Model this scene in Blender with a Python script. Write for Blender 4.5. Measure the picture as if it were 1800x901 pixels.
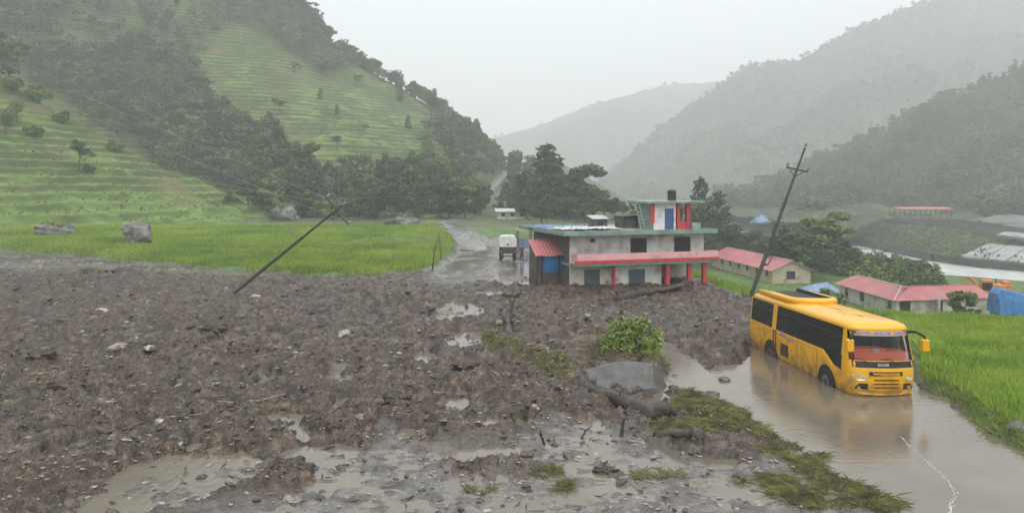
import bpy, bmesh, math, random
import numpy as np
from mathutils import Vector, Matrix
for _o in list(bpy.data.objects): bpy.data.objects.remove(_o)
R = math.radians
SC = bpy.context.scene
COL = SC.collection
# ------------------------------------------------------------------ camera, sky, sun, exposure
CH, F, HZ = 7.5, 1300.0, 330.0         # eye height (m), focal length and horizon row in photo pixels (1800 wide)
cd = bpy.data.cameras.new('camera'); cam = bpy.data.objects.new('camera', cd); COL.objects.link(cam)
cam.location = (0, 0, CH); cam.rotation_euler = (R(90), 0, 0)
cd.sensor_width = 36; cd.lens = 26; cd.shift_y = -(450.5-HZ)/1800; cd.clip_start = .1; cd.clip_end = 9000
SC.camera = cam
w = bpy.data.worlds.new('World'); SC.world = w; w.use_nodes = True
nt = w.node_tree; nt.nodes.clear()
sky = nt.nodes.new('ShaderNodeTexSky'); sky.sky_type = 'NISHITA'; sky.sun_disc = False
SUN_EL, SUN_AZ = R(58), R(150)
sky.sun_elevation = SUN_EL; sky.sun_rotation = SUN_AZ; sky.air_density = 1.0; sky.dust_density = 4.0
hs = nt.nodes.new('ShaderNodeHueSaturation'); hs.inputs['Saturation'].default_value = .12
nt.links.new(sky.outputs[0], hs.inputs['Color'])
mx = nt.nodes.new('ShaderNodeMix'); mx.data_type = 'RGBA'; mx.inputs[0].default_value = .85
nt.links.new(hs.outputs[0], mx.inputs[6]); mx.inputs[7].default_value = (8.6, 9.15, 9.75, 1)   # even cloud deck
bg = nt.nodes.new('ShaderNodeBackground'); bg.inputs[1].default_value = .09
nt.links.new(mx.outputs[2], bg.inputs[0])
wo = nt.nodes.new('ShaderNodeOutputWorld'); nt.links.new(bg.outputs[0], wo.inputs[0])
sl = bpy.data.lights.new('sun', 'SUN'); sl.energy = 1.5; sl.angle = R(60); sl.color = (1, .99, .975)
so = bpy.data.objects.new('sun', sl); COL.objects.link(so)
so.rotation_euler = (R(90)-SUN_EL, 0, R(180)-SUN_AZ)
SC.view_settings.view_transform = 'Standard'; SC.view_settings.look = 'None'
SC.view_settings.exposure = 0.74; SC.view_settings.gamma = 1; SC.view_settings.use_curve_mapping = False
SC.render.engine = 'CYCLES'
SC.cycles.volume_bounces = 6; SC.cycles.max_bounces = 10; SC.cycles.use_denoising = True
SC.cycles.transparent_max_bounces = 12
HAZE_D = .00098

# ------------------------------------------------------------------ helpers
def sst(a, b, x):
    t = np.clip((np.asarray(x, float)-a)/(b-a), 0, 1); return t*t*(3-2*t)
def P(x, y, z=0.):                     # photo pixel on the level z -> world point
    Y = F*(CH-z)/(y-HZ); return ((x-900)/F*Y, Y, z)
def PD(x, y, Y):                       # photo pixel at a known distance -> world point
    return ((x-900)/F*Y, Y, CH-(y-HZ)/F*Y)
_perm = np.random.RandomState(7).permutation(512).astype(np.int64)
_g = np.random.RandomState(8).rand(512)*2*np.pi
def pn(x, y, s=0):
    x = np.asarray(x, float); y = np.asarray(y, float)
    xi = np.floor(x).astype(np.int64); yi = np.floor(y).astype(np.int64); xf = x-xi; yf = y-yi
    def gr(ix, iy, dx, dy):
        a = _g[_perm[(_perm[(ix+s*37) & 511]+iy) & 511]]; return np.cos(a)*dx+np.sin(a)*dy
    u = xf**3*(xf*(xf*6-15)+10); v = yf**3*(yf*(yf*6-15)+10)
    a = gr(xi, yi, xf, yf); b = gr(xi+1, yi, xf-1, yf); c = gr(xi, yi+1, xf, yf-1); d = gr(xi+1, yi+1, xf-1, yf-1)
    return (a+u*(b-a)+v*(c-a+u*(a-b-c+d)))*1.5
def fbm(x, y, o=4, s=0, gain=.5):
    t = 0; a = 1.; f = 1.; n = 0
    for i in range(o):
        t = t+a*pn(np.asarray(x)*f+i*17.3, np.asarray(y)*f-i*9.1, s+i); n += a; a *= gain; f *= 2.03
    return t/n*1.3
def sdf(poly, X, Y):                   # signed distance, negative inside
    X = np.asarray(X, float); Y = np.asarray(Y, float)
    d = np.full(X.shape, 1e9); ins = np.zeros(X.shape, bool); n = len(poly)
    for i in range(n):
        ax, ay = poly[i][:2]; bx, by = poly[(i+1) % n][:2]
        ex, ey = bx-ax, by-ay; wx, wy = X-ax, Y-ay
        t = np.clip((wx*ex+wy*ey)/(ex*ex+ey*ey+1e-9), 0, 1)
        d = np.minimum(d, (wx-ex*t)**2+(wy-ey*t)**2)
        c = ((ay <= Y) & (by > Y)) | ((by <= Y) & (ay > Y))
        with np.errstate(divide='ignore', invalid='ignore'):
            xc = ax+(Y-ay)*(ex/(ey if abs(ey) > 1e-9 else 1e-9))
        ins ^= c & (X < xc)
    d = np.sqrt(d); return np.where(ins, -d, d)
def plined(pts, X, Y):
    X = np.asarray(X, float); Y = np.asarray(Y, float); d = np.full(X.shape, 1e9)
    for (ax, ay), (bx, by) in zip(pts, pts[1:]):
        ex, ey = bx-ax, by-ay; wx, wy = X-ax, Y-ay
        t = np.clip((wx*ex+wy*ey)/(ex*ex+ey*ey+1e-9), 0, 1)
        d = np.minimum(d, (wx-ex*t)**2+(wy-ey*t)**2)
    return np.sqrt(d)

def mesh_arr(name, V, Fc, smooth=True):
    V = np.ascontiguousarray(V, dtype=np.float32); Fc = np.ascontiguousarray(Fc, dtype=np.int32)
    m = bpy.data.meshes.new(name); n, k = Fc.shape
    m.vertices.add(len(V)); m.vertices.foreach_set('co', V.ravel())
    m.loops.add(n*k); m.loops.foreach_set('vertex_index', Fc.ravel())
    m.polygons.add(n); m.polygons.foreach_set('loop_start', np.arange(0, n*k, k, dtype=np.int32))
    m.polygons.foreach_set('loop_total', np.full(n, k, dtype=np.int32))
    m.polygons.foreach_set('use_smooth', np.full(n, smooth))
    m.update(calc_edges=True); return m
def grid_mesh(name, X, Y, Z, keep=None, smooth=True):
    r, c = X.shape; V = np.stack([X, Y, Z], -1).reshape(-1, 3)
    i = np.arange(r*c).reshape(r, c)
    Fc = np.stack([i[:-1, :-1], i[:-1, 1:], i[1:, 1:], i[1:, :-1]], -1).reshape(-1, 4)
    if keep is not None: Fc = Fc[keep.ravel()]
    return mesh_arr(name, V, Fc, smooth)
def put(name, mesh, mat=None, parent=None, loc=(0, 0, 0)):
    o = bpy.data.objects.new(name, mesh); COL.objects.link(o); o.location = loc
    if mat is not None: mesh.materials.clear(); mesh.materials.append(mat)
    if parent is not None: o.parent = parent
    return o
def tag(o, label=None, cat=None, group=None, kind=None):
    if label: o['label'] = label
    if cat: o['category'] = cat
    if group: o['group'] = group
    if kind: o['kind'] = kind
    return o
def thing(name, label, cat, loc=(0, 0, 0), rz=0, group=None):
    o = bpy.data.objects.new(name, None); COL.objects.link(o); o.location = loc; o.rotation_euler = (0, 0, rz)
    o.empty_display_size = .2
    return tag(o, label, cat, group)
def copy_tree(o, parent=None):
    c = o.copy(); COL.objects.link(c); c.parent = parent
    for ch in o.children: copy_tree(ch, c)
    return c
class MB:
    def __init__(s): s.v = []; s.f = []; s.mi = []
    def add(s, V, Fs, mi=0):
        b = len(s.v); s.v += [tuple(map(float, q)) for q in V]; s.f += [tuple(b+i for i in f) for f in Fs]; s.mi += [mi]*len(Fs); return s
    def box(s, x0, x1, y0, y1, z0, z1, mi=0, bv=0.):
        if bv:
            return s.loft([[(x0+bv, y0+bv, z0), (x1-bv, y0+bv, z0), (x1-bv, y1-bv, z0), (x0+bv, y1-bv, z0)],
                           [(x0, y0, z0+bv), (x1, y0, z0+bv), (x1, y1, z0+bv), (x0, y1, z0+bv)],
                           [(x0, y0, z1-bv), (x1, y0, z1-bv), (x1, y1, z1-bv), (x0, y1, z1-bv)],
                           [(x0+bv, y0+bv, z1), (x1-bv, y0+bv, z1), (x1-bv, y1-bv, z1), (x0+bv, y1-bv, z1)]], mi)
        V = [(x0, y0, z0), (x1, y0, z0), (x1, y1, z0), (x0, y1, z0), (x0, y0, z1), (x1, y0, z1), (x1, y1, z1), (x0, y1, z1)]
        return s.add(V, [(3, 2, 1, 0), (4, 5, 6, 7), (0, 1, 5, 4), (1, 2, 6, 5), (2, 3, 7, 6), (3, 0, 4, 7)], mi)
    def loft(s, rings, mi=0, cap=True):
        n = len(rings[0]); V = [p for r in rings for p in r]; Fs = []
        for k in range(len(rings)-1):
            for i in range(n):
                j = (i+1) % n; Fs.append((k*n+i, k*n+j, (k+1)*n+j, (k+1)*n+i))
        if cap:
            Fs.append(tuple(range(n-1, -1, -1))); Fs.append(tuple((len(rings)-1)*n+i for i in range(n)))
        return s.add(V, Fs, mi)
    def slab(s, quad, t, mi=0):          # a quad given thickness t along -normal
        q = [Vector(p) for p in quad]; n = (q[1]-q[0]).cross(q[2]-q[0]).normalized()*t
        return s.loft([[p-n for p in q], q], mi)
    def tube(s, pts, rad, n=6, mi=0, rnd=None):
        pts = [Vector(p) for p in pts]; rings = []
        if not hasattr(rad, '__len__'): rad = [rad]*len(pts)
        for i, p in enumerate(pts):
            t = (pts[min(i+1, len(pts)-1)]-pts[max(i-1, 0)]).normalized()
            a = t.cross(Vector((0, 0, 1)) if abs(t.z) < .95 else Vector((1, 0, 0))).normalized(); b = t.cross(a)
            rings.append([p+(a*math.cos(2*math.pi*k/n)+b*math.sin(2*math.pi*k/n))*rad[i]*(1 if rnd is None else rnd.uniform(.72, 1.25)) for k in range(n)])
        return s.loft(rings, mi)
    def disc(s, c, r, t, axis='x', n=16, mi=0, r2=None):
        V = []; r2 = r if r2 is None else r2; rings = []
        for d, rr in ((-t/2, r), (t/2, r2)):
            ring = []
            for k in range(n):
                a = 2*math.pi*k/n; u, v = rr*math.cos(a), rr*math.sin(a)
                ring.append({'x': (c[0]+d, c[1]+u, c[2]+v), 'y': (c[0]-u, c[1]+d, c[2]+v), 'z': (c[0]+u, c[1]+v, c[2]+d)}[axis])
            rings.append(ring)
        return s.loft(rings, mi)
    def mesh(s, name, smooth=False):
        m = bpy.data.meshes.new(name); m.from_pydata(s.v, [], s.f)
        m.polygons.foreach_set('material_index', s.mi)
        if smooth: m.polygons.foreach_set('use_smooth', [True]*len(m.polygons))
        m.update(); return m
    def build(s, name, mats, parent=None, smooth=False, loc=(0, 0, 0), label=None):
        m = s.mesh(name, smooth)
        for mm in (mats if isinstance(mats, (list, tuple)) else [mats]): m.materials.append(mm)
        o = put(name, m, None, parent, loc)
        if label: o['label'] = label
        return o
def B(*a, **k): return MB().box(*a, **k)

# ------------------------------------------------------------------ materials
def nodes(name):
    m = bpy.data.materials.new(name); m.use_nodes = True; t = m.node_tree
    return m, t, t.nodes['Principled BSDF'], (lambda k: t.nodes.new(k)), t.links.new
def M(name, c1, c2=None, scale=4., rough=.7, bump=0., bscale=None, metal=0., spec=.5, rand=0., stretch=None, detail=6, lo=.35, hi=.65, dirt=None, dscale=.8, coat=0.):
    m, t, p, N, L = nodes(name)
    p.inputs['Roughness'].default_value = rough; p.inputs['Metallic'].default_value = metal
    p.inputs['Specular IOR Level'].default_value = spec; p.inputs['Coat Weight'].default_value = coat
    tc = N('ShaderNodeTexCoord'); src = tc.outputs['Object']
    if stretch:
        mp = N('ShaderNodeMapping'); mp.inputs['Scale'].default_value = stretch; L(src, mp.inputs[0]); src = mp.outputs[0]
    if c2 is None: c2 = tuple(v*.8 for v in c1)
    no = N('ShaderNodeTexNoise'); no.inputs['Scale'].default_value = scale; no.inputs['Detail'].default_value = detail; L(src, no.inputs['Vector'])
    rp = N('ShaderNodeValToRGB'); rp.color_ramp.elements[0].position = lo; rp.color_ramp.elements[1].position = hi
    rp.color_ramp.elements[0].color = (*c2, 1); rp.color_ramp.elements[1].color = (*c1, 1); L(no.outputs[0], rp.inputs[0])
    out = rp.outputs[0]
    if dirt:
        n2 = N('ShaderNodeTexNoise'); n2.inputs['Scale'].default_value = dscale; n2.inputs['Detail'].default_value = 9; L(tc.outputs['Object'], n2.inputs['Vector'])
        r2 = N('ShaderNodeValToRGB'); r2.color_ramp.elements[0].position = .5; r2.color_ramp.elements[1].position = .72; L(n2.outputs[0], r2.inputs[0])
        mm = N('ShaderNodeMix'); mm.data_type = 'RGBA'; L(r2.outputs[0], mm.inputs[0]); L(out, mm.inputs[6]); mm.inputs[7].default_value = (*dirt, 1); out = mm.outputs[2]
    if rand:
        oi = N('ShaderNodeObjectInfo'); mr = N('ShaderNodeMapRange'); mr.inputs[3].default_value = 1-rand; mr.inputs[4].default_value = 1+rand
        L(oi.outputs['Random'], mr.inputs[0]); h = N('ShaderNodeHueSaturation'); L(mr.outputs[0], h.inputs['Value']); L(out, h.inputs['Color'])
        m3 = N('ShaderNodeMath'); m3.operation = 'MULTIPLY_ADD'; m3.inputs[1].default_value = -.06; m3.inputs[2].default_value = .53; L(oi.outputs['Random'], m3.inputs[0]); L(m3.outputs[0], h.inputs['Hue']); out = h.outputs[0]
    L(out, p.inputs['Base Color'])
    if bump:
        nb = N('ShaderNodeTexNoise'); nb.inputs['Scale'].default_value = bscale or scale*4; nb.inputs['Detail'].default_value = 5; L(src, nb.inputs['Vector'])
        bp = N('ShaderNodeBump'); bp.inputs['Strength'].default_value = bump; bp.inputs['Distance'].default_value = .05; L(nb.outputs[0], bp.inputs['Height']); L(bp.outputs[0], p.inputs['Normal'])
    return m
# ------------------------------------------------------------------ the lie of the land
ROAD = [(-3, 60, .0), (-3.2, 75, .0), (-4.8, 97, .06), (-9.5, 118, .6), (-12.5, 134, 1.2), (-9.5, 165, 1.6), (-9.2, 200, 2.3), (-9.7, 232, 4.2), (-6.7, 290, 9.5), (-2.2, 335, 15.5), (5, 372, 20), (25, 420, 22)]
_ry = [p[1] for p in ROAD]
def road_x(Y): return np.interp(Y, _ry, [p[0] for p in ROAD])
def road_z(Y): return np.interp(Y, _ry, [p[2] for p in ROAD])
LOW = [(46, -400), (42, 20), (33, 40), (24, 42.5), (19, 45), (16.6, 48), (15.7, 51), (15.2, 57), (14.4, 68), (13.6, 80), (13.6, 100), (16, 125), (24, 165), (38, 230), (52, 330), (70, 500), (140, 900), (3500, 900), (3500, -400)]
RIVER = [(120, 700), (100, 420), (96, 300), (97, 230), (95, 188), (97, 158), (113, 139), (150, 122), (280, 100), (700, 80)]
def base(X, Y):
    X = np.asarray(X, float); Y = np.asarray(Y, float)
    d = sdf(LOW, X, Y)
    z = np.clip((Y-99)/46, 0, 1)*1.2
    up = road_z(Y)-.55*np.clip(X-road_x(Y)-2, 0, 60)
    z = np.maximum(z, np.where((Y > 110) & (X > road_x(Y)-6), up, -20))
    z = z+(-7.-z)*sst(0, 17, -d)
    dr = plined(RIVER, X, Y)
    low = np.interp(dr, [0, 11, 13, 16, 45], [-12.5, -11.8, -10.3, -9.6, -7.0])
    z = np.where(d < -4, np.minimum(z, np.maximum(low, -12.5)), z)
    return z
WATER = [P(x, y)[:2] for x, y in [(1128, 596), (1165, 640), (1186, 678), (1215, 697), (1268, 712), (1330, 752), (1385, 790), (1430, 812), (1480, 850), (1560, 880), (1650, 915)]] + \
        [(10.5, 9), (16, 9), P(1860, 850)[:2], P(1800, 792)[:2], P(1745, 763)[:2], P(1700, 728)[:2], P(1672, 700)[:2], P(1620, 684)[:2], P(1612, 640)[:2], (14.8, 34.5), (13.8, 35.2), (11.2, 34.6), P(1300, 640)[:2], P(1245, 646)[:2], P(1205, 622)[:2], P(1165, 596)[:2]]
PADDY = [P(x, y, .3)[:2] for x, y in [(-500, 436), (-150, 440), (0, 443), (150, 452), (300, 463), (450, 473), (600, 483), (660, 481), (730, 474), (768, 464), (800, 437), (795, 424), (770, 412), (772, 400), (812, 388)]] + [(-14, 150), (-120, 190), (-200, 120)]
RICE = [P(1606, 610)[:2], P(1622, 676)[:2], P(1676, 690)[:2], P(1712, 716)[:2], P(1760, 748)[:2], P(1840, 790)[:2], (30, 20), (41, 30), (33, 40.5), (24, 42.2), (17, 45), P(1560, 560)[:2]]
PUD = [(797, 546, 58, 17), (818, 597, 40, 17), (745, 626, 20, 9), (505, 736, 50, 11), (660, 727, 26, 6), (795, 712, 30, 16), (715, 764, 18, 12), (690, 808, 16, 18), (880, 745, 30, 8),
       (330, 830, 130, 40), (200, 885, 120, 22), (600, 870, 75, 42), (560, 800, 90, 20), (850, 800, 110, 16), (1010, 790, 60, 26), (1120, 810, 120, 22), (900, 870, 260, 40), (1280, 850, 170, 42), (760, 540, 22, 8), (870, 515, 40, 7), (930, 497, 45, 9), (830, 470, 50, 14), (880, 455, 60, 9), (800, 500, 30, 5),
       (560, 487, 70, 6), (330, 478, 110, 7), (120, 470, 90, 6), (430, 482, 60, 5), (480, 668, 34, 6), (590, 660, 18, 12), (1080, 548, 22, 10), (1215, 600, 26, 8), (950, 610, 20, 6), (1130, 715, 36, 9), (1050, 745, 40, 10), (150, 585, 14, 5), (520, 525, 16, 5), (620, 525, 30, 5)]
_rp = np.random.RandomState(44)
PUD += [(float(_rp.uniform(60, 1180)), float(y_), float(_rp.uniform(8, 26)), float(_rp.uniform(3, 8)+(y_-560)*.012)) for y_ in _rp.uniform(560, 850, 120)]
MOUND = [(690, 545, 2.3, .75), (600, 520, 2.5, .35), (180, 500, 3, .35), (500, 505, 2.5, .35), (930, 503, 2.6, .2), (1000, 514, 1.6, .25), (300, 650, 2.5, .25), (560, 630, 3, .25), (900, 640, 1.6, .4), (1000, 690, 1.6, .35), (1110, 640, 1.5, .35), (80, 700, 3, .2), (1250, 565, 2.5, .25), (1080, 528, 1.4, .15), (1290, 600, 1.5, .4), (770, 490, 1.6, .4), (1230, 735, 1.2, .12), (420, 560, 3, .3), (1040, 570, 2, .25)]
def near_ground(X, Y):
    b = base(X, Y)
    sw = sdf(WATER, X, Y); sp = sdf(PADDY, X, Y); sr = sdf(RICE, X, Y); sl_ = sdf(LOW, X, Y)
    lump = fbm(X/1.5, Y/1.5, 4, 3); fine = fbm(X/.34, Y/.34, 3, 5); big = fbm(X/8, Y/8, 3, 1)
    wetf = sst(23.5, 19.5, Y+5.5*fbm(X/4, Y/3, 3, 9)+np.clip((-X-3.5)*.75, 0, 7))      # smooth silt spread in the foreground
    rough = 1-.72*wetf
    bil = np.abs(fbm(X/.85, Y/.85, 4, 7, .6)); bil2 = np.abs(fbm(X/.3, Y/.3, 3, 8, .6))
    h = .17+.13*big+(.24*lump+.34*bil+.13*bil2+.10*fine)*rough
    hw_ = .035+.13*fbm(X/1.6, Y/.8, 4, 26, .6)+.07*fbm(X/.4, Y/.25, 3, 27)
    h = h*(1-wetf)+hw_*wetf
    for mx_, my_, r, hh in MOUND:
        c = P(mx_, my_); h = h+hh*np.exp(-((X-c[0])**2+((Y-c[1])/1.5)**2)/r**2)*(.8+.5*lump)
    pud = np.zeros_like(h)
    for x, y, rx, ry in PUD:
        c = P(x, y); a = rx/F*c[1]; bb = ry*c[1]**2/(F*CH)
        q = ((X-c[0])/a)**2+((Y-c[1])/bb)**2
        pud = np.maximum(pud, np.exp(-q**1.5*.8))
    edge = .8+.7*fbm(X/.8, Y/.8, 3, 11)
    h = h-pud*(.82*rough-.18)*np.clip(edge, .25, 1.4)
    trk = sst(6.0, 3.2, np.abs(X-road_x(Y)-1.2)+1.2*fbm(X/2.5, Y/2.5, 3, 36))*sst(55, 61, Y)*sst(112, 98, Y)
    h = h*(1-trk)+(-.01+.16*fbm(X/2.2, Y/3.5, 4, 35))*trk
    # flooded road
    sw2 = sw+.35*fbm(X/1.2, Y/1.2, 3, 13)
    k = sst(-.9, .7, sw2); h = h*k-.4*(1-k)
    # green ground: paddies and rice
    gp = sst(.8, -.6, sp+.8*fbm(X/2, Y/2, 3, 15)); gr = sst(.5, -.4, sr+.35*fbm(X/1.3, Y/1.3, 3, 16))
    step = .35+.26*np.floor(np.clip((Y-66+7*fbm(X/30, Y/20, 2, 21))/8, 0, 9))
    h = h*(1-gp)+(step+.05*fine)*gp
    h = h*(1-gr)+(.28+.06*lump)*gr
    # verge of the rice field
    vg = sst(1.6, .2, sr)*sst(-.2, .5, sw)*(X > 13); h = h*(1-vg)+(.16+.12*lump+.07*fine)*vg
    gs = sst(.5, -.5, sl_+.5*fbm(X/1.5, Y/1.5, 3, 18)); h = h*(1-gs)+(.12*lump)*gs
    fade = sst(128, 108, Y)
    z = b*(1-sst(0, 1, gp)*(Y < 300))+(h*fade)+np.where(gp > .5, 0, 0)
    z = np.where(gp > .02, b*(1-gp)+h*fade+gp*b*(1-fade), z)
    grass = np.clip(np.maximum.reduce([gp, gr, vg*.9, gs, sst(96, 112, Y)*(np.abs(X-road_x(Y)) > 3.2)]), 0, 1)
    silt = np.clip(wetf*.9+.8*sst(.6, .95, pud)+.9*sst(60, 66, Y)*(1-grass)*sst(-.1, .25, fbm(X/5, Y/2.2, 3, 23)+.15), 0, 1)
    silt = np.maximum(silt, sst(6.5, 3.5, np.abs(X-road_x(Y)-1.5))*sst(54, 62, Y+2*fbm(X/2, Y/2, 2, 29))*(1-gp))
    return z, silt, grass

# ---- ground materials
def ground_mat():
    m, t, p, N, L = nodes('wet_mud_and_soil')
    tc = N('ShaderNodeTexCoord'); O = tc.outputs['Object']
    def noise(s, d=6, w=None):
        n = N('ShaderNodeTexNoise'); n.inputs['Scale'].default_value = s; n.inputs['Detail'].default_value = d; L(O, n.inputs['Vector']); return n.outputs[0]
    def ramp(src, st):
        r = N('ShaderNodeValToRGB'); e = r.color_ramp.elements
        while len(e) < len(st): e.new(.5)
        for q, (pos, c) in zip(e, st): q.position = pos; q.color = (*c, 1)
        L(src, r.inputs[0]); return r.outputs[0]
    def mix(f, a, b):
        x = N('ShaderNodeMix'); x.data_type = 'RGBA'; L(f, x.inputs[0]); L(a, x.inputs[6]); L(b, x.inputs[7]); return x.outputs[2]
    def attr(n):
        a = N('ShaderNodeAttribute'); a.attribute_name = n; return a.outputs['Fac']
    mud = ramp(noise(2.2, 10), [(.30, (.026, .019, .0135)), (.46, (.057, .040, .026)), (.6, (.093, .069, .047)), (.75, (.165, .13, .098))])
    vo = N('ShaderNodeTexVoronoi'); vo.inputs['Scale'].default_value = 4.2; nw = N('ShaderNodeTexNoise'); nw.inputs['Scale'].default_value = 6; L(O, nw.inputs['Vector'])
    va = N('ShaderNodeVectorMath'); va.operation = 'MULTIPLY_ADD'; L(nw.outputs['Color'], va.inputs[0]); va.inputs[1].default_value = (.35, .35, .35); L(O, va.inputs[2]); L(va.outputs[0], vo.inputs['Vector'])
    cell = ramp(vo.outputs['Color'], [(.1, (.5, .5, .5)), (.5, (.9, .88, .86)), (.8, (1.3, 1.25, 1.2)), (.97, (2.6, 2.5, 2.4))])
    mc = N('ShaderNodeMix'); mc.data_type = 'RGBA'; mc.blend_type = 'MULTIPLY'; mc.inputs[0].default_value = .85; L(mud, mc.inputs[6]); L(cell, mc.inputs[7])
    fl = ramp(noise(17, 5), [(.38, (.22, .2, .18)), (.5, (1, 1, 1)), (.64, (1.3, 1.26, 1.22)), (.71, (3.6, 3.5, 3.3))])
    md = N('ShaderNodeMix'); md.data_type = 'RGBA'; md.blend_type = 'MULTIPLY'; md.inputs[0].default_value = .8; L(mc.outputs[2], md.inputs[6]); L(fl, md.inputs[7]); mud = md.outputs[2]
    redd = ramp(noise(.35, 4), [(.45, (1, 1, 1)), (.7, (1.18, .98, .88))])
    mm = N('ShaderNodeMix'); mm.data_type = 'RGBA'; mm.blend_type = 'MULTIPLY'; mm.inputs[0].default_value = 1; L(mud, mm.inputs[6]); L(redd, mm.inputs[7]); mud = mm.outputs[2]
    silt = ramp(noise(1.6, 9), [(.32, (.065, .057, .049)), (.5, (.135, .123, .109)), (.68, (.22, .205, .185))])
    grass = ramp(noise(1.3, 8), [(.3, (.030, .060, .010)), (.5, (.075, .145, .018)), (.7, (.13, .21, .035))])
    c = mix(attr('silt'), mud, silt); c = mix(attr('grass'), c, grass); L(c, p.inputs['Base Color'])
    rr = N('ShaderNodeMapRange'); L(noise(1.1, 6), rr.inputs[0]); rr.inputs[1].default_value = .35; rr.inputs[2].default_value = .65; rr.inputs[3].default_value = .13; rr.inputs[4].default_value = .62
    ra = N('ShaderNodeMath'); ra.operation = 'MULTIPLY_ADD'; ra.inputs[1].default_value = -.22; L(attr('silt'), ra.inputs[0]); L(rr.outputs[0], ra.inputs[2])
    rb = N('ShaderNodeMath'); rb.operation = 'MULTIPLY_ADD'; rb.inputs[1].default_value = .4; L(attr('grass'), rb.inputs[0]); L(ra.outputs[0], rb.inputs[2]); L(rb.outputs[0], p.inputs['Roughness'])
    bp = N('ShaderNodeBump'); p.inputs['Specular IOR Level'].default_value = .45; bp.inputs['Strength'].default_value = .9; bp.inputs['Distance'].default_value = .10; L(noise(6, 9), bp.inputs['Height']); L(bp.outputs[0], p.inputs['Normal'])
    return m
MUD = ground_mat()
def set_attr(me, name, arr):
    a = me.attributes.new(name, 'FLOAT', 'POINT'); a.data.foreach_set('value', np.ascontiguousarray(arr, dtype=np.float32).ravel())
NR, NC = 560, 780
yy = np.geomspace(9, 128, NR)[:, None]*np.ones((1, NC)); uu = np.linspace(-1, 1, NC)[None, :]*np.ones((NR, 1))
gx = uu*(.76*yy+7); gz, gs_, gg_ = near_ground(gx, yy)
gm = grid_mesh('mud_ground', gx, yy, gz); set_attr(gm, 'silt', gs_); set_attr(gm, 'grass', gg_)
tag(put('mud_ground', gm, MUD), 'brown mudslide ground strewn with debris and silt', kind='structure')
def gz_at(x, y): return float(near_ground(np.array([[x]]), np.array([[y]]))[0][0, 0])
def gz_arr(X, Y): return near_ground(np.asarray(X)[None, :], np.asarray(Y)[None, :])[0][0]

# valley floor out to the horizon
def spaced(a, b, n, dense0, dense1, lo, hi):
    return np.concatenate([-np.geomspace(-(lo-dense0)+1, 1, 30)[:-1]+dense0+1, np.linspace(dense0, dense1, n), dense1-1+np.geomspace(1, hi-dense1+1, 30)[1:]])
vx = spaced(0, 0, 240, -140, 330, -3400, 3400); vy = spaced(0, 0, 210, -40, 420, -3400, 3400)
VX, VY = np.meshgrid(vx, vy); VZ = base(VX, VY)
inside = sst(.0, 4, .76*VY+7-np.abs(VX))*sst(9, 12, VY)*sst(127, 120, VY)
VZ = VZ-1.4*inside-.05+.25*fbm(VX/9, VY/9, 3, 31)*(1-inside)*(VZ > -9.4)
VALLEY = M('valley_grass', (.085, .115, .040), (.036, .058, .018), scale=.16, rough=.9, bump=.5, bscale=1.5, detail=10, dirt=(.15, .135, .105), dscale=.05)
tag(put('valley_ground', grid_mesh('valley_ground', VX, VY, VZ), VALLEY), 'green and stony valley floor beside the river', kind='structure')

# left hillside with the terraced spur in front of it
_sp = [PD(x, y, 165) for x, y in [(-150, 30), (0, 130), (100, 190), (200, 250), (300, 300), (430, 350), (500, 383), (540, 392)]]
_spx = [p[0] for p in _sp]; _spz = [p[2] for p in _sp]
_rg = [PD(x, y+14, 340) for x, y in [(525, 0), (600, 80), (690, 130), (780, 185), (830, 225), (860, 255), (885, 290), (893, 310)]]
_rgx = [-420]+[p[0] for p in _rg]+[6, 14]; _rgz = [300.]+[p[2] for p in _rg]+[8, -2]
def hill_left(X, Y, terr=True):
    zc = np.interp(X, _spx, _spz); Yf = np.interp(X, [-220, -110, -73, -58.7, -44], [55, 84, 105.6, 117, 134])
    f = np.clip((Y-Yf)/(165-Yf), 0, 1)
    spur = np.where(X < -42, .6+(zc-.6)*f**.92+1.2*fbm(X/22, Y/22, 3, 41)*f*(1-f)*3, -5)
    spur = np.where(Y > 165, zc-.45*(Y-165), spur)
    zr = np.interp(X, _rgx, _rgz); Ym = np.interp(X, [-420, -110, -54, -14, -4, 10], [225, 200, 168, 150, 165, 200])
    g = np.clip((Y-Ym)/(340-Ym), 0, 1)
    main = .6+(zr-.6)*(g**1.05)+9*fbm(X/70, Y/70, 3, 43)*g*(1-g)*2.2
    main = np.where(Y > 340, np.maximum(zr-.55*(Y-340), 0), main)
    def ter(z, h, s):
        zz = z+.95*fbm(X/16, Y/16, 4, s)*h; k = np.floor(zz/h); fr = zz/h-k
        return h*(k+np.clip((fr-.68)/.32, 0, 1)**1.2)
    if terr:
        wt = np.clip(.75+.9*fbm(X/18, Y/18, 3, 52), .15, 1)
        spur = np.where(f > .01, spur+wt*(ter(spur, 1.6, 45)-spur), spur); main = np.where(g > .01, main+wt*.95*(ter(main, 1.75, 47)-main), main)
    z = np.maximum(spur, main)
    rx = road_x(Y); rz_ = road_z(Y); dl = rx-2.4-X
    cut = np.where(dl > 0, rz_-.1+1.35*dl, np.where(X > rx+2.4, rz_-.5-.45*(X-rx-2.4), rz_-.35))
    z = np.where((Y > 100) & (Y < 420) & (X > -70), np.minimum(z, cut), z)
    return z+.16*fbm(X/2.2, Y/2.2, 3, 49)
hx_, hy_ = np.meshgrid(np.concatenate([np.linspace(-400, -150, 150), np.linspace(-149.3, 16, 330)]), np.concatenate([np.linspace(52, 345, 480), np.linspace(348, 520, 40)]))
hz_ = hill_left(hx_, hy_); hb = base(hx_, hy_)
ok_ = hz_ > .75; keep = ok_[:-1, :-1] | ok_[1:, 1:] | ok_[:-1, 1:] | ok_[1:, :-1]
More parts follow.
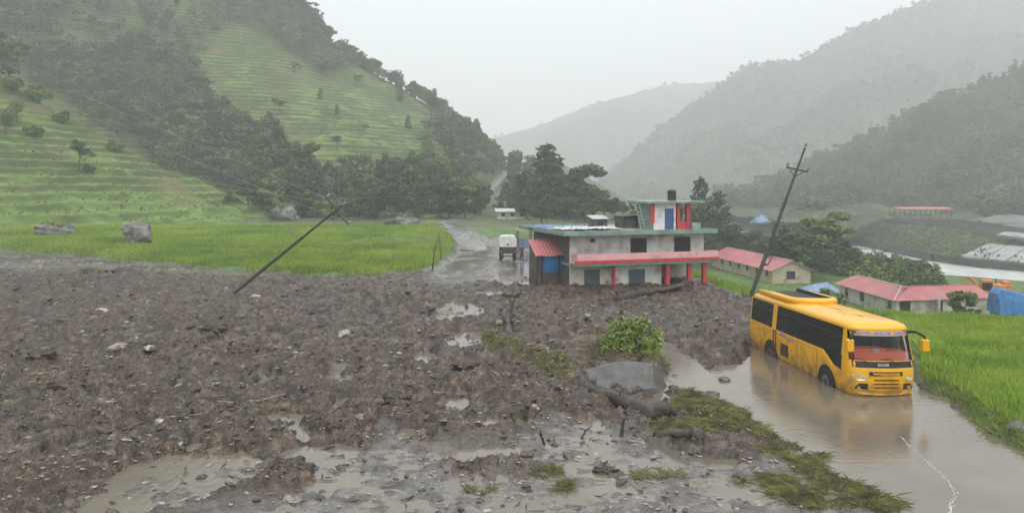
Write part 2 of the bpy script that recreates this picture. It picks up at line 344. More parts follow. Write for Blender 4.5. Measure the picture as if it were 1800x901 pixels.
def hill_mat(name, ca, cb, cc, s1, s2):
    m, t, p, N, L = nodes(name)
    tc = N('ShaderNodeTexCoord'); n1 = N('ShaderNodeTexNoise'); n1.inputs['Scale'].default_value = s1; n1.inputs['Detail'].default_value = 10; L(tc.outputs['Object'], n1.inputs['Vector'])
    r = N('ShaderNodeValToRGB'); e = r.color_ramp.elements; e.new(.5)
    for q, (pos, c) in zip(e, ((.33, cb), (.5, ca), (.68, cc))): q.position = pos; q.color = (*c, 1)
    L(n1.outputs[0], r.inputs[0])
    ge = N('ShaderNodeNewGeometry'); sx = N('ShaderNodeSeparateXYZ'); L(ge.outputs['True Normal'], sx.inputs[0])
    mr = N('ShaderNodeMapRange'); L(sx.outputs[2], mr.inputs[0]); mr.inputs[1].default_value = .6; mr.inputs[2].default_value = .92; mr.inputs[3].default_value = 1; mr.inputs[4].default_value = 0
    x = N('ShaderNodeMix'); x.data_type = 'RGBA'; L(mr.outputs[0], x.inputs[0]); L(r.outputs[0], x.inputs[6]); x.inputs[7].default_value = (.05, .078, .016, 1)   # darker green on the steep terrace risers
    n2 = N('ShaderNodeTexNoise'); n2.inputs['Scale'].default_value = s2; n2.inputs['Detail'].default_value = 6; L(tc.outputs['Object'], n2.inputs['Vector'])
    r2 = N('ShaderNodeValToRGB'); r2.color_ramp.elements[0].position = .58; r2.color_ramp.elements[1].position = .72; L(n2.outputs[0], r2.inputs[0])
    y = N('ShaderNodeMix'); y.data_type = 'RGBA'; L(r2.outputs[0], y.inputs[0]); L(x.outputs[2], y.inputs[6]); y.inputs[7].default_value = (.13, .105, .05, 1)
    L(y.outputs[2], p.inputs['Base Color']); p.inputs['Roughness'].default_value = .9
    bp = N('ShaderNodeBump'); bp.inputs['Strength'].default_value = .8; bp.inputs['Distance'].default_value = .3; L(n1.outputs[0], bp.inputs['Height']); L(bp.outputs[0], p.inputs['Normal'])
    return m
HILL = hill_mat('terraced_grass', (.115, .185, .026), (.065, .115, .016), (.165, .235, .05), .45, .09)
tag(put('hillside', grid_mesh('hillside', hx_, hy_, hz_, keep), HILL), 'steep hillside cut into narrow green crop terraces', kind='structure')

# right-hand hills and the far ridges
def ridge_hill(name, label, pts, Yr, foot, x0, x1, nx, ny, mat, amp, extra=(), back=.5, seed=0, zf=-4.):
    p = [PD(x, y, Yr) for x, y in pts]; px_ = [q[0] for q in p]; pz_ = [q[2] for q in p]
    for ex, ez in extra: (px_.append(ex), pz_.append(ez)) if ex > px_[-1] else (px_.insert(0, ex), pz_.insert(0, ez))
    fx, fy = zip(*foot)
    def fn(X, Y):
        zr = np.interp(X, px_, pz_); Yf = np.interp(X, fx, fy); g = np.clip((Y-Yf)/(Yr-Yf), 0, 1)
        z = zf+(zr-zf)*g**1.1+amp*fbm(X/(Yr*.12), Y/(Yr*.12), 4, seed)*g*(1.02-g)*4
        z = np.where(Y > Yr, np.maximum(zr-back*(Y-Yr), zf), z)
        return z+amp*.05*fbm(X/9, Y/9, 3, seed+5)+Yr*.0022*np.abs(fbm(X/(Yr*.012), Y/(Yr*.012), 3, seed+8))
    X, Y = np.meshgrid(np.linspace(x0, x1, nx), np.concatenate([np.linspace(min(fy), Yr, ny), np.linspace(Yr*1.02, Yr*1.6, 12)]))
    tag(put(name, grid_mesh(name, X, Y, fn(X, Y)), mat), label, kind='structure')
    return fn
FAR = M('far_wooded_slope', (.060, .085, .030), (.030, .048, .020), scale=.05, rough=.95, bump=.6, bscale=.4, detail=12, dirt=(.10, .10, .05), dscale=.02)
hill_r = ridge_hill('river_hill', 'wooded hill above the far river bank', [(1240, 352), (1300, 343), (1400, 308), (1500, 262), (1600, 205), (1700, 165), (1800, 125)], 450, [(90, 330), (120, 265), (170, 250), (320, 246), (760, 240)], 92, 760, 150, 80, FAR, 14, [(760, 190)], seed=51)
hill_m = ridge_hill('middle_hill', 'grey wooded mountain fading into mist', [(1040, 338), (1100, 292), (1200, 200), (1310, 124), (1400, 108), (1510, 53), (1610, 8)], 1050, [(70, 820), (230, 650), (580, 550), (1600, 500)], 95, 1600, 190, 100, FAR, 70, [(800, 310), (1600, 340)], seed=57, zf=-8)
hill_f = ridge_hill('far_hill', 'pale distant ridge almost lost in mist', [(820, 262), (880, 240), (960, 219), (1040, 182), (1090, 170), (1180, 152), (1280, 142), (1400, 120)], 1700, [(-340, 1400), (0, 1270), (1400, 1120)], -480, 2200, 240, 90, FAR, 90, [(2200, 330), (-480, 70)], seed=63, zf=-8)

# climbing dirt road
rp = np.array(ROAD[1:-1]); ts = np.linspace(75, 372, 240)
rx_, rz2 = road_x(ts), road_z(ts)
k_ = np.ones(9)/9; rx_ = np.convolve(np.pad(rx_, 4, 'edge'), k_, 'valid'); rz2 = np.convolve(np.pad(rz2, 4, 'edge'), k_, 'valid')
offs = np.linspace(-1.9, 1.9, 9)
RXg = rx_[:, None]+offs[None, :]*(1+.15*fbm(ts/7, ts*0, 2, 71))[:, None]; RYg = ts[:, None]*np.ones((1, 9)); RZg = rz2[:, None]+.10+.16*fbm(RXg/1.2, RYg/1.8, 3, 72)-.09*np.abs(offs)[None, :]-.7*sst(92, 78, ts)[:, None]
DIRT = M('pale_wet_dirt', (.27, .255, .23), (.11, .10, .085), scale=.7, rough=.35, bump=.5, bscale=3, detail=9)
tag(put('dirt_road', grid_mesh('dirt_road', RXg, RYg, RZg), DIRT), 'pale wet dirt road winding up the foot of the hillside', kind='structure')

# water
def water_mat(name, c, ripple, rs, rough=.05, silt=None, ior=1.55):
    m, t, p, N, L = nodes(name); p.inputs['Roughness'].default_value = rough; p.inputs['IOR'].default_value = ior
    tc = N('ShaderNodeTexCoord'); n = N('ShaderNodeTexNoise'); n.inputs['Scale'].default_value = rs; n.inputs['Detail'].default_value = 4; L(tc.outputs['Object'], n.inputs['Vector'])
    bp = N('ShaderNodeBump'); bp.inputs['Strength'].default_value = ripple; bp.inputs['Distance'].default_value = .02; L(n.outputs[0], bp.inputs['Height']); L(bp.outputs[0], p.inputs['Normal'])
    n2 = N('ShaderNodeTexNoise'); n2.inputs['Scale'].default_value = .3; n2.inputs['Detail'].default_value = 6; L(tc.outputs['Object'], n2.inputs['Vector'])
    r = N('ShaderNodeValToRGB'); r.color_ramp.elements[0].position = .35; r.color_ramp.elements[1].position = .65
    r.color_ramp.elements[0].color = (*c, 1); r.color_ramp.elements[1].color = (*(silt or tuple(v*1.2 for v in c)), 1); L(n2.outputs[0], r.inputs[0]); L(r.outputs[0], p.inputs['Base Color'])
    return m
FLOOD = water_mat('muddy_flood_water', (.14, .115, .083), .42, 5, .05, (.18, .152, .115))
WX, WY = np.meshgrid(np.arange(-100, 60, .8), np.arange(8, 100, .8))
cx_, cy_ = (WX[:-1, :-1]+.4), (WY[:-1, :-1]+.4)
kp = (sdf(LOW, cx_, cy_) > 1.2) & (sdf(PADDY, cx_, cy_) > -2.5) & (np.abs(cx_) < .76*cy_+6.5) & (sdf(RICE, cx_, cy_) > -1.5) & (cy_ < 97)
tag(put('flood_water', grid_mesh('flood_water', WX, WY, np.zeros_like(WX), kp), FLOOD), 'muddy flood water lying over the road and in puddles', kind='structure')
RIVM = water_mat('river_water', (.42, .41, .39), .9, .8, .35, (.62, .61, .58))
seg = []
rp_ = np.array(RIVER); tt = np.concatenate([[0], np.cumsum(np.hypot(*np.diff(rp_, axis=0).T))]); s_ = np.linspace(0, tt[-1], 300)
cxr, cyr = np.interp(s_, tt, rp_[:, 0]), np.interp(s_, tt, rp_[:, 1])
tx_, ty_ = np.gradient(cxr), np.gradient(cyr); ll = np.hypot(tx_, ty_); nx_, ny_ = -ty_/ll, tx_/ll
of = np.linspace(-14, 14, 41)
RVX = cxr[:, None]+nx_[:, None]*of; RVY = cyr[:, None]+ny_[:, None]*of
tag(put('river', grid_mesh('river', RVX, RVY, -10+.10*fbm(RVX/2.2, RVY/2.2, 3, 81)), RIVM), 'pale rushing river beyond the red roofed sheds', kind='structure')
# ------------------------------------------------------------------ trees and shrubs
def leafcloud(rs, n, clumps, leaf, flat=.0):
    c = np.array([q[0] for q in clumps], float); r = np.array([q[1] for q in clumps], float)
    wgt = (r.prod(1))**(2/3); idx = rs.choice(len(c), n, p=wgt/wgt.sum())
    d = rs.normal(size=(n, 3)); d /= np.linalg.norm(d, axis=1)[:, None]
    rad = rs.uniform(.45, 1.08, n)**.6
    p = c[idx]+d*r[idx]*rad[:, None]
    nn = d*.8+rs.normal(size=(n, 3))*.55+np.array([0, 0, .5]); nn /= np.linalg.norm(nn, axis=1)[:, None]
    a = np.cross(nn, rs.normal(size=(n, 3))); a /= np.linalg.norm(a, axis=1)[:, None]; b = np.cross(nn, a)
    s = leaf*rs.uniform(.55, 1.35, n)[:, None]
    V = np.stack([p-a*s, p-b*s*.55+nn*s*.18, p+a*s-nn*s*.12, p+b*s*.55+nn*s*.1], 1).reshape(-1, 3)
    return V, np.arange(4*n).reshape(n, 4)
def crown_clumps(kind, rs):
    C = []
    if kind == 'broad':
        for i in range(13):
            a = rs.uniform(0, 6.28); q = rs.uniform(0, .27); z = rs.uniform(.36, .84); q *= 1-.55*abs(z-.55)/.4
            s = rs.uniform(.09, .17); C.append(((q*math.cos(a), q*math.sin(a), z), (s*1.15, s*1.15, s*.85)))
        C.append(((0, 0, .58), (.16, .16, .2)))
    elif kind == 'tall':
        for i in range(15):
            z = .16+.8*i/14; q = rs.uniform(0, .10)*(1.25-z); a = rs.uniform(0, 6.28); s = (.055+.12*(1-z))*rs.uniform(.8, 1.2)
            C.append(((q*math.cos(a), q*math.sin(a), z), (s*1.1, s*1.1, s*1.25)))
    elif kind == 'umbrella':
        for i in range(16):
            a = rs.uniform(0, 6.28); q = rs.uniform(.05, .42); z = rs.choice([.55, .7, .86])+rs.uniform(-.05, .05)-q*.25
            s = rs.uniform(.07, .13); C.append(((q*math.cos(a), q*math.sin(a), z), (s*1.5, s*1.5, s*.6)))
    elif kind == 'pine':
        for i in range(30):
            z = .3+.68*(i/29); L_ = .34*(1.08-z)**.8; a = i*2.4+rs.uniform(-.4, .4)
            for t in (.55, 1.):
                C.append(((L_*t*math.cos(a), L_*t*math.sin(a), z+.07*t), (.05, .05, .028)))
    elif kind == 'bush':
        for i in range(10):
            a = rs.uniform(0, 6.28); q = rs.uniform(0, .5); z = rs.uniform(.15, .72)*(1.1-q)
            s = rs.uniform(.16, .28); C.append(((q*math.cos(a), q*math.sin(a), z), (s*1.2, s*1.2, s)))
    elif kind == 'sparse':
        for i in range(11):
            a = rs.uniform(0, 6.28); q = rs.uniform(.05, .3); z = rs.uniform(.5, .97)
            s = rs.uniform(.05, .1); C.append(((q*math.cos(a), q*math.sin(a), z), (s*1.3, s*1.3, s*.8)))
    return C
def trunk_mb(kind, clumps, rs):
    rnd = random.Random(int(rs.randint(1e6))); mb = MB()
    top = .93 if kind in ('tall', 'pine') else .62
    pts = [(rnd.uniform(-.015, .015)*i, rnd.uniform(-.015, .015)*i, -.04+top*i/5) for i in range(6)]
    r0 = .022 if kind != 'bush' else .03
    mb.tube(pts, [r0*(1.25-.95*i/5.) for i in range(6)], 7)
    lim = clumps if kind == 'pine' else clumps[:9]
    for c, r in lim:
        z0 = min(top*.92, max(.12, c[2]-.22)) if kind != 'pine' else c[2]-.06
        k = int(min(4, max(0, (z0+.04)/top*5))); p0 = Vector(pts[k]); p0.z = z0; p1 = Vector(c)
        mid = p0.lerp(p1, .55)+Vector((0, 0, -.02 if kind != 'pine' else 0.01))
        mb.tube([p0, mid, p1], [r0*.42, r0*.3, r0*.12] if kind != 'pine' else [r0*.3, r0*.2, r0*.08], 4)
    return mb
LEAF_DK = M('dark_leaves', (.074, .114, .034), (.026, .048, .016), scale=2.2, rough=.7, rand=.28, spec=.3, detail=3)
LEAF_MD = M('green_leaves', (.092, .148, .034), (.036, .066, .017), scale=2.0, rough=.7, rand=.28, spec=.3, detail=3)
LEAF_LT = M('pale_leaves', (.17, .235, .052), (.075, .12, .026), scale=2.0, rough=.7, rand=.2, spec=.3, detail=3)
LEAF_FOREST = M('forest_leaves', (.115, .158, .046), (.03, .052, .018), scale=.045, rough=.75, spec=.3, detail=8, lo=.3, hi=.7)
BARK = M('bark', (.11, .09, .07), (.05, .042, .034), scale=9, rough=.85, bump=.4)
_protos = {}
def proto(kind, v, n, leaf):
    k = (kind, v, n)
    if k not in _protos:
        rs = np.random.RandomState(hash((len(kind), v, n)) % 9999+v*7); C = crown_clumps(kind, rs)
        V, Fc = leafcloud(rs, n, C, leaf)
        _protos[k] = (V, Fc, C, rs)
    return _protos[k]
_tree_src = {}
def tree(name, label, kind, v, loc, h, mat, group=None, n=900, leaf=.034, cat='tree', wx=1., rz=None, part='crown'):
    key = (kind, v, n, mat.name); rnd = random.Random(int(loc[0]*91+loc[1]*37))
    if key not in _tree_src:
        V, Fc, C, rs = proto(kind, v, n, leaf)
        cm = mesh_arr(part, V, Fc, False); cm.materials.append(mat)
        tm = trunk_mb(kind, C, rs).mesh('trunk'); tm.materials.append(BARK)
        _tree_src[key] = (cm, tm)
    cm, tm = _tree_src[key]
    o = thing(name, label, cat, loc, rnd.uniform(0, 6.28) if rz is None else rz, group); o.scale = (h*wx, h*wx, h)
    put(part, cm, None, o); put('trunk' if cat == 'tree' else 'stem', tm, None, o)
    return o
def join_crowns(spots, kinds, n, leaf):           # spots: (x, y, z, height, kind index)
    Vs, Fs, b = [], [], 0; rs = np.random.RandomState(3)
    for x, y, z, h, k in spots:
        V, Fc, C, _ = proto(kinds[k % len(kinds)], k % 4, n, leaf)
        a = rs.uniform(0, 6.28); c, s = math.cos(a), math.sin(a); wx = rs.uniform(.9, 1.35)
        Q = np.empty_like(V); Q[:, 0] = (V[:, 0]*c-V[:, 1]*s)*h*wx+x; Q[:, 1] = (V[:, 0]*s+V[:, 1]*c)*h*wx+y; Q[:, 2] = V[:, 2]*h*1.0-.12*h+z
        Vs.append(Q); Fs.append(Fc+b); b += len(V)
    return np.concatenate(Vs), np.concatenate(Fs)
# --- find spots on a hillside that show inside photo regions
def spots_in(poly, fn, n, x0, x1, y0, y1, hmin, hmax, mind, seed, kinds=4, jitter=0):
    rs = np.random.RandomState(seed); out = []; cells = {}
    X = rs.uniform(x0, x1, n*40); Y = rs.uniform(y0, y1, n*40); Z = fn(X, Y)
    ix = 900+F*X/Y; iy = HZ-F*(Z-CH)/Y
    ins = sdf(poly, ix, iy)+jitter*fbm(ix/60, iy/60, 3, seed) < 0
    for x, y, z in zip(X[ins], Y[ins], Z[ins]):
        h = rs.uniform(hmin, hmax); k = (int(x//mind), int(y//mind))
        if any((x-q[0])**2+(y-q[1])**2 < mind**2 for a in (-1, 0, 1) for b in (-1, 0, 1) for q in cells.get((k[0]+a, k[1]+b), ())): continue
        cells.setdefault(k, []).append((x, y)); out.append((x, y, z, h, int(rs.randint(100))))
        if len(out) >= n: break
    return out
hl = lambda X, Y: hill_left(X, Y, False)
BAND = [(470, 345), (560, 312), (640, 330), (720, 300), (800, 320), (850, 350), (846, 388), (780, 392), (700, 400), (560, 392), (480, 392), (430, 355)]
FOR1 = [(90, 110), (180, 120), (250, 95), (330, 120), (370, 190), (430, 230), (490, 260), (520, 310), (560, 350), (470, 350), (400, 330), (300, 292), (200, 238), (120, 180), (40, 130)]
FOR2 = [(-250, -300), (140, -200), (110, 60), (100, 140), (-250, 100)]
FOR3 = [(760, 190), (790, 180), (850, 240), (890, 290), (868, 318), (800, 320), (740, 270)]
FOR4 = [(380, -120), (525, -40), (600, 75), (640, 120), (560, 130), (470, 60), (370, 30)]
SCAT = [(330, 100), (520, 30), (700, 140), (790, 200), (800, 320), (560, 320), (430, 200)]
FOR5 = [(140, -200), (420, -200), (430, 20), (330, 110), (180, 120), (110, 60)]
near_f = []
def add_spots(pl, lst): near_f.extend((*q, pl) for q in lst)
add_spots('foot', spots_in(BAND, hl, 130, -80, 0, 145, 250, 4.5, 8.5, 3.0, 101)); add_spots('gully', spots_in(FOR1, hl, 120, -230, -40, 165, 300, 7, 12, 4.4, 102))
add_spots('road', spots_in(FOR3, hl, 50, -60, 0, 200, 345, 6, 10, 4, 103)); add_spots('terrace', spots_in(SCAT, hl, 15, -220, 0, 190, 345, 2.5, 7, 7, 104))
rs0 = np.random.RandomState(5)
for xx in np.linspace(535, 880, 66):       # trees standing on the crest
    X0 = (xx-900)/F*338; near_f.append((X0, 338+rs0.uniform(-5, 2), float(hill_left(np.array([X0]), np.array([336.]), False)[0]), rs0.uniform(3.5, 9), int(rs0.randint(100)), 'crest'))
near_f.sort(key=lambda q: q[1])
MATS3 = [LEAF_DK, LEAF_MD, LEAF_DK, LEAF_MD, LEAF_LT]
TONE = {'dark_leaves': 'dark green', 'green_leaves': 'mid green', 'pale_leaves': 'pale green'}
KIND = {'broad': ('broadleaf_tree', 'round bushy'), 'tall': ('slender_tree', 'narrow upright'), 'umbrella': ('spreading_tree', 'flat topped spreading'), 'sparse': ('thin_tree', 'thin sparse leaved')}
WHERE = {'foot': 'in the tree belt between paddies and crop terraces', 'gully': 'in the dark wooded gully behind the bright spur', 'road': 'on the steep bank above the climbing dirt road', 'terrace': 'standing alone on the narrow crop terraces', 'crest': 'on the hill crest against the sky'}
KS = ['broad', 'broad', 'umbrella', 'broad', 'tall', 'broad', 'sparse']
rs1 = np.random.RandomState(9)
for i, (x, y, z, h, k, pl) in enumerate(near_f):
    kd = KS[k % 7] if pl != 'terrace' else ['umbrella', 'broad', 'sparse', 'tall'][k % 4]; nm, ad = KIND[kd]; mt = MATS3[k % 5] if pl != 'terrace' else LEAF_MD
    tree(nm, '%s %s tree %s' % (ad, TONE[mt.name], WHERE[pl]), kd, k % 3, (x, y, z-.3), h*(1.15 if kd == 'tall' else 1), mt, '%s trees %s' % (ad, WHERE[pl]), n=800, leaf=.05, wx=rs1.uniform(1.1, 1.5))
# woods that read as one mass
far_f = spots_in(FOR1, hl, 260, -260, -40, 165, 330, 6, 11, 3.4, 105) + spots_in(FOR2, hl, 260, -400, -90, 150, 345, 8, 13, 5, 106) + spots_in(FOR4, hl, 200, -190, -60, 240, 345, 6, 10, 4.2, 107) + spots_in(FOR5, hl, 260, -330, -90, 210, 345, 5, 10, 5, 110, jitter=30)
V, Fc = join_crowns(far_f, ['broad', 'umbrella', 'broad', 'bush'], 300, .062)
tag(put('hillside_forest', mesh_arr('hillside_forest', V, Fc, False), LEAF_FOREST), 'dark dense woodland covering the hillside gully', 'forest', kind='stuff')
FR = [(1260, 352), (1400, 290), (1600, 180), (1840, 80), (1840, 380), (1700, 372), (1570, 362), (1450, 372), (1330, 378)]
far_r = spots_in(FR, hill_r, 1700, 110, 520, 246, 450, 4, 11, 3.4, 108, jitter=25)
V, Fc = join_crowns(far_r, ['broad', 'umbrella', 'broad', 'tall'], 110, .1)
tag(put('river_hill_forest', mesh_arr('river_hill_forest', V, Fc, False), LEAF_FOREST), 'misty woodland on the hill across the river', 'forest', kind='stuff')
FM = [(1030, 345), (1200, 180), (1310, 105), (1400, 90), (1610, -20), (1840, -100), (1840, 130), (1600, 210), (1400, 310), (1260, 350)]
far_m = spots_in(FM, hill_m, 2200, 100, 900, 540, 1050, 6, 12, 6, 109, jitter=20)
for xx in np.linspace(1050, 1640, 110):
    X0 = (xx-900)/F*1042; far_m.append((X0, 1040., float(hill_m(np.array([X0]), np.array([1040.]))[0]), rs0.uniform(4, 10), int(rs0.randint(100))))
V, Fc = join_crowns(far_m, ['broad', 'umbrella', 'broad', 'tall'], 50, .15)
tag(put('middle_hill_forest', mesh_arr('middle_hill_forest', V, Fc, False), LEAF_FOREST), 'faint grey woodland on the mountain behind the mist', 'forest', kind='stuff')

rsF = np.random.RandomState(61); crest = []
for xx in np.linspace(840, 1300, 120):
    X0 = (xx-900)/F*1690; crest.append((X0, 1688., float(hill_f(np.array([X0]), np.array([1688.]))[0]), float(rsF.uniform(4, 8+12*rsF.rand()**4)), int(rsF.randint(100))))
V, Fc = join_crowns(crest, ['broad', 'umbrella', 'broad', 'tall'], 40, .16)
tag(put('far_ridge_forest', mesh_arr('far_ridge_forest', V, Fc, False), LEAF_FOREST), 'thin line of trees along the distant ridge', 'forest', kind='stuff')
# scrub and weeds along the terrace edges
rsS = np.random.RandomState(31); sx_ = rsS.uniform(-230, 0, 70000); sy_ = rsS.uniform(85, 345, 70000); s1_ = hill_left(sx_, sy_); s2_ = hill_left(sx_, sy_-1.2)
kS = (s1_ > 1.2) & ((s1_-s2_ > .9) | ((sx_ < -45) & (sy_ < 168) & (rsS.rand(len(sx_)) < .5))) & (fbm(sx_/25, sy_/25, 3, 33) > -.25); sx_, sy_, s1_ = sx_[kS][:13000], sy_[kS][:13000], s1_[kS][:13000]
Vl, Fl = leafcloud(rsS, 10, [((0, 0, .18), (.8, .5, .25))], .26); nS = len(sx_); scS = .35+1.0*rsS.rand(nS)**2
Vs_ = (Vl[None]*scS[:, None, None]+np.stack([sx_, sy_, s1_-.15], 1)[:, None, :]).reshape(-1, 3); Fs_ = (Fl[None]+(np.arange(nS)*len(Vl))[:, None, None]).reshape(-1, 4)
SCRUB = M('terrace_scrub', (.20, .28, .05), (.085, .135, .026), scale=.12, rough=.8, detail=8)
tag(put('terrace_scrub', mesh_arr('terrace_scrub', Vs_, Fs_, False), SCRUB), 'weeds and low scrub along the terrace edges', kind='stuff')

# --- grove behind the house
def gb(x, y): return float(base(np.array([x]), np.array([y]))[0])
def tree_at(name, label, kind, v, xpx, ytop, Y, mat, wx=1., n=1500, leaf=.03, group=None, zb=None, **k):
    X = (xpx-900)/F*Y; zb = gb(X, Y) if zb is None else zb; top = CH-(ytop-HZ)/F*Y
    return tree(name, label, kind, v, (X, Y, zb-.1), (top-zb)/.97, mat, group, n, leaf, wx=wx, **k)
tree_at('grove_tree', 'tallest pointed dark tree of the grove behind the house', 'tall', 1, 963, 258, 172, LEAF_DK, 1.7, n=2600, leaf=.034)
tree_at('grove_tree', 'broad dark tree with flat layered crown and sky gaps behind the house', 'umbrella', 0, 1022, 284, 165, LEAF_DK, 1.0, n=3200, leaf=.036)
tree_at('grove_tree', 'round dark tree between the pointed tree and the layered tree', 'broad', 2, 992, 300, 160, LEAF_DK, 1.35, n=2600, leaf=.036)
tree_at('grove_tree', 'low round tree beside the pointed tree of the grove', 'broad', 0, 930, 300, 180, LEAF_DK, 1.4, n=2400, leaf=.036)
for i, (xx, yt, Y, wx) in enumerate([(905, 262, 300, 1.0), (935, 268, 330, 1.0), (915, 318, 210, 1.25), (945, 322, 175, 1.2), (890, 330, 230, 1.2), (970, 335, 150, 1.3), (1000, 345, 145, 1.2), (1045, 330, 155, 1.1), (1062, 338, 150, .95), (1080, 345, 148, .9), (1096, 350, 160, .9), (925, 345, 150, 1.3), (900, 350, 160, 1.2), (1030, 352, 140, 1.2), (952, 355, 135, 1.3), (880, 352, 185, 1.1), (985, 318, 185, 1.1), (1015, 320, 178, 1.1), (940, 296, 190, 1.3), (915, 300, 215, 1.3), (975, 300, 178, 1.3), (1000, 305, 172, 1.3), (1025, 318, 160, 1.3), (1042, 318, 166, 1.2), (955, 330, 165, 1.4), (990, 340, 155, 1.4), (1012, 338, 150, 1.3), (930, 330, 170, 1.4), (1035, 340, 148, 1.2), (910, 335, 190, 1.3)]):
    tree_at('valley_tree', '%s %s tree %s' % (['dark', 'mid green', 'dark'][i % 3], 'low' if yt > 325 else 'tall', 'beside the bend of the climbing dirt road' if xx < 920 else ('at the foot of the pointed grove tree' if xx < 985 else ('below the layered grove tree' if xx < 1040 else 'at the thin end of the grove above the flat roof'))), 'broad', i % 3, xx, yt, Y, [LEAF_DK, LEAF_MD, LEAF_DK][i % 3], wx*1.15, n=1300, leaf=.044, group='trees of the grove behind the house')
for i, (xx, yt, Y) in enumerate([(846, 352, 190), (868, 356, 205), (832, 345, 175), (858, 338, 215)]):
    tree_at('roadside_tree', 'small tree beside the climbing dirt road', 'broad', i % 3, xx, yt, Y, LEAF_MD, 1.0, n=700, leaf=.045, group='small trees along the dirt road')
# beside the house
tree_at('pine_tree', 'dark pine with upswept branches just behind the rooftop room', 'pine', 0, 1232, 324, 142, LEAF_DK, .8, n=1200, leaf=.024, zb=-6.)
tree_at('pine_tree', 'dark pine with flat drooping branches behind the house corner', 'pine', 1, 1264, 346, 146, LEAF_DK, 1.0, n=1200, leaf=.024, zb=-6.)
for i, (xx, yt, Y, zb) in enumerate([(1215, 352, 142, -6), (1250, 372, 150, -6.5), (1290, 388, 152, -7), (1275, 395, 142, -7), (1130, 348, 98, 0.), (1240, 385, 140, -6.5)]):
    tree_at('house_tree', 'dark leafy tree crowding the back of the house', 'broad', i % 3, xx, yt, Y, LEAF_DK, 1.2, n=1000, leaf=.04, zb=zb, group='trees behind the house')
# shrubs between the sheds and the river
rs2 = np.random.RandomState(77)
SHR = [(1290, 405), (1380, 398), (1440, 392), (1490, 410), (1545, 440), (1625, 470), (1660, 500), (1640, 512), (1560, 500), (1500, 492), (1440, 480), (1420, 455), (1330, 422)]
sh = spots_in(SHR, base, 270, 30, 110, 98, 235, 1.8, 3.4, 2.3, 120)
for x, y, z, h, k in sh:
    tree('river_shrub', '%s shrub in the thicket %s' % (['rounded green', 'pale yellowish', 'dark', 'low mid green'][k % 4], 'close behind the bent shed' if y < 118 else ('behind the long shed' if x < 62 else 'along the river bank')), 'bush', k % 3, (x, y, z-.1), h, [LEAF_MD, LEAF_LT, LEAF_DK, LEAF_MD][k % 4], 'shrubs in the riverside thicket', n=420, leaf=.12, cat='shrub', wx=rs2.uniform(.8, 1.2), part='foliage')
for i, (xx, yt, Y) in enumerate([(1375, 408, 120), (1400, 388, 128), (1440, 378, 135), (1456, 386, 130), (1418, 400, 118), (1350, 405, 140), (1325, 402, 150), (1480, 410, 128)]):
    tree_at('riverside_tree', 'tall pale thinly leaved tree standing out of the thicket behind the long shed' if i in (2, 3) else 'bushy dark green tree in the thicket behind the long shed', 'sparse' if i in (2, 3) else 'broad', i % 3, xx, yt, Y, [LEAF_MD, LEAF_LT][i in (2, 3)], 1.6, n=1300, leaf=.045, group='trees between the long shed and the river')
for i, (xx, yy_, Y, h) in enumerate([(1690, 565, 70, 3.4), (1678, 568, 70, 2.6), (1705, 566, 71, 2.9)]):
    X, Yy, z = PD(xx, yy_, Y); tree('yard_sapling', 'thin sapling beside the leaning pale sheets', 'sparse', i, (X, Yy, gb(X, Yy)), CH-(515-HZ)/F*Y-gb(X, Yy) if i == 0 else h, LEAF_MD, 'saplings beside the pale sheets', n=500, leaf=.06)
for i, (xx, yt, Y) in enumerate([(1750, 545, 66), (1775, 552, 64), (1795, 548, 66), (1720, 556, 62), (1660, 560, 62), (1640, 556, 66), (1785, 520, 90), (1798, 515, 92), (1605, 560, 66), (1500, 500, 66), (1470, 505, 70), (1440, 500, 78), (1420, 498, 84), (1455, 492, 88)]):
    X = (xx-900)/F*Y; z = gb(X, Y); top = CH-(yt-HZ)/F*Y
    tree('yard_shrub', 'low green shrub in the yard around the sheds', 'bush', i % 3, (X, Y, z-.1), max(1.0, min(3.2, top-z)), [LEAF_MD, LEAF_LT, LEAF_MD][i % 3], 'shrubs around the shed yards', n=420, leaf=.12, cat='shrub', part='foliage')
# spur: shrubs and a few thin trees on the terraces
for i, (xx, yy_, h, kd) in enumerate([(140, 300, 6.5, 'sparse'), (30, 215, 5, 'broad'), (70, 175, 4, 'bush'), (155, 300, 1.6, 'bush'), (20, 160, 4, 'bush'), (110, 215, 3, 'bush'), (200, 262, 2.5, 'bush'), (480, 345, 4.5, 'broad'), (505, 350, 4, 'broad'), (405, 350, 2, 'bush'), (60, 240, 3, 'bush'), (10, 235, 5, 'broad')]):
    # walk along the ray until it meets the spur
    Ys = np.arange(90, 230, .5); Xs = (xx-900)/F*Ys; Zs = hill_left(Xs, Ys, False); ray = CH-(yy_-HZ)/F*Ys
    j = int(np.argmax(Zs >= ray)) if (Zs >= ray).any() else 100
    tree('terrace_bush' if kd == 'bush' else 'terrace_tree', 'low bush on the bright terraced spur' if kd == 'bush' else 'pale green tree standing on the bright terraced spur', kd, i % 3, (Xs[j], Ys[j], Zs[j]-.2), h, LEAF_LT if i % 3 else LEAF_MD, 'bushes on the terraced spur' if kd == 'bush' else 'trees on the terraced spur', n=700, leaf=.045 if kd != 'bush' else .1, cat='shrub' if kd == 'bush' else 'tree', wx=1.2, part='foliage' if kd == 'bush' else 'crown')
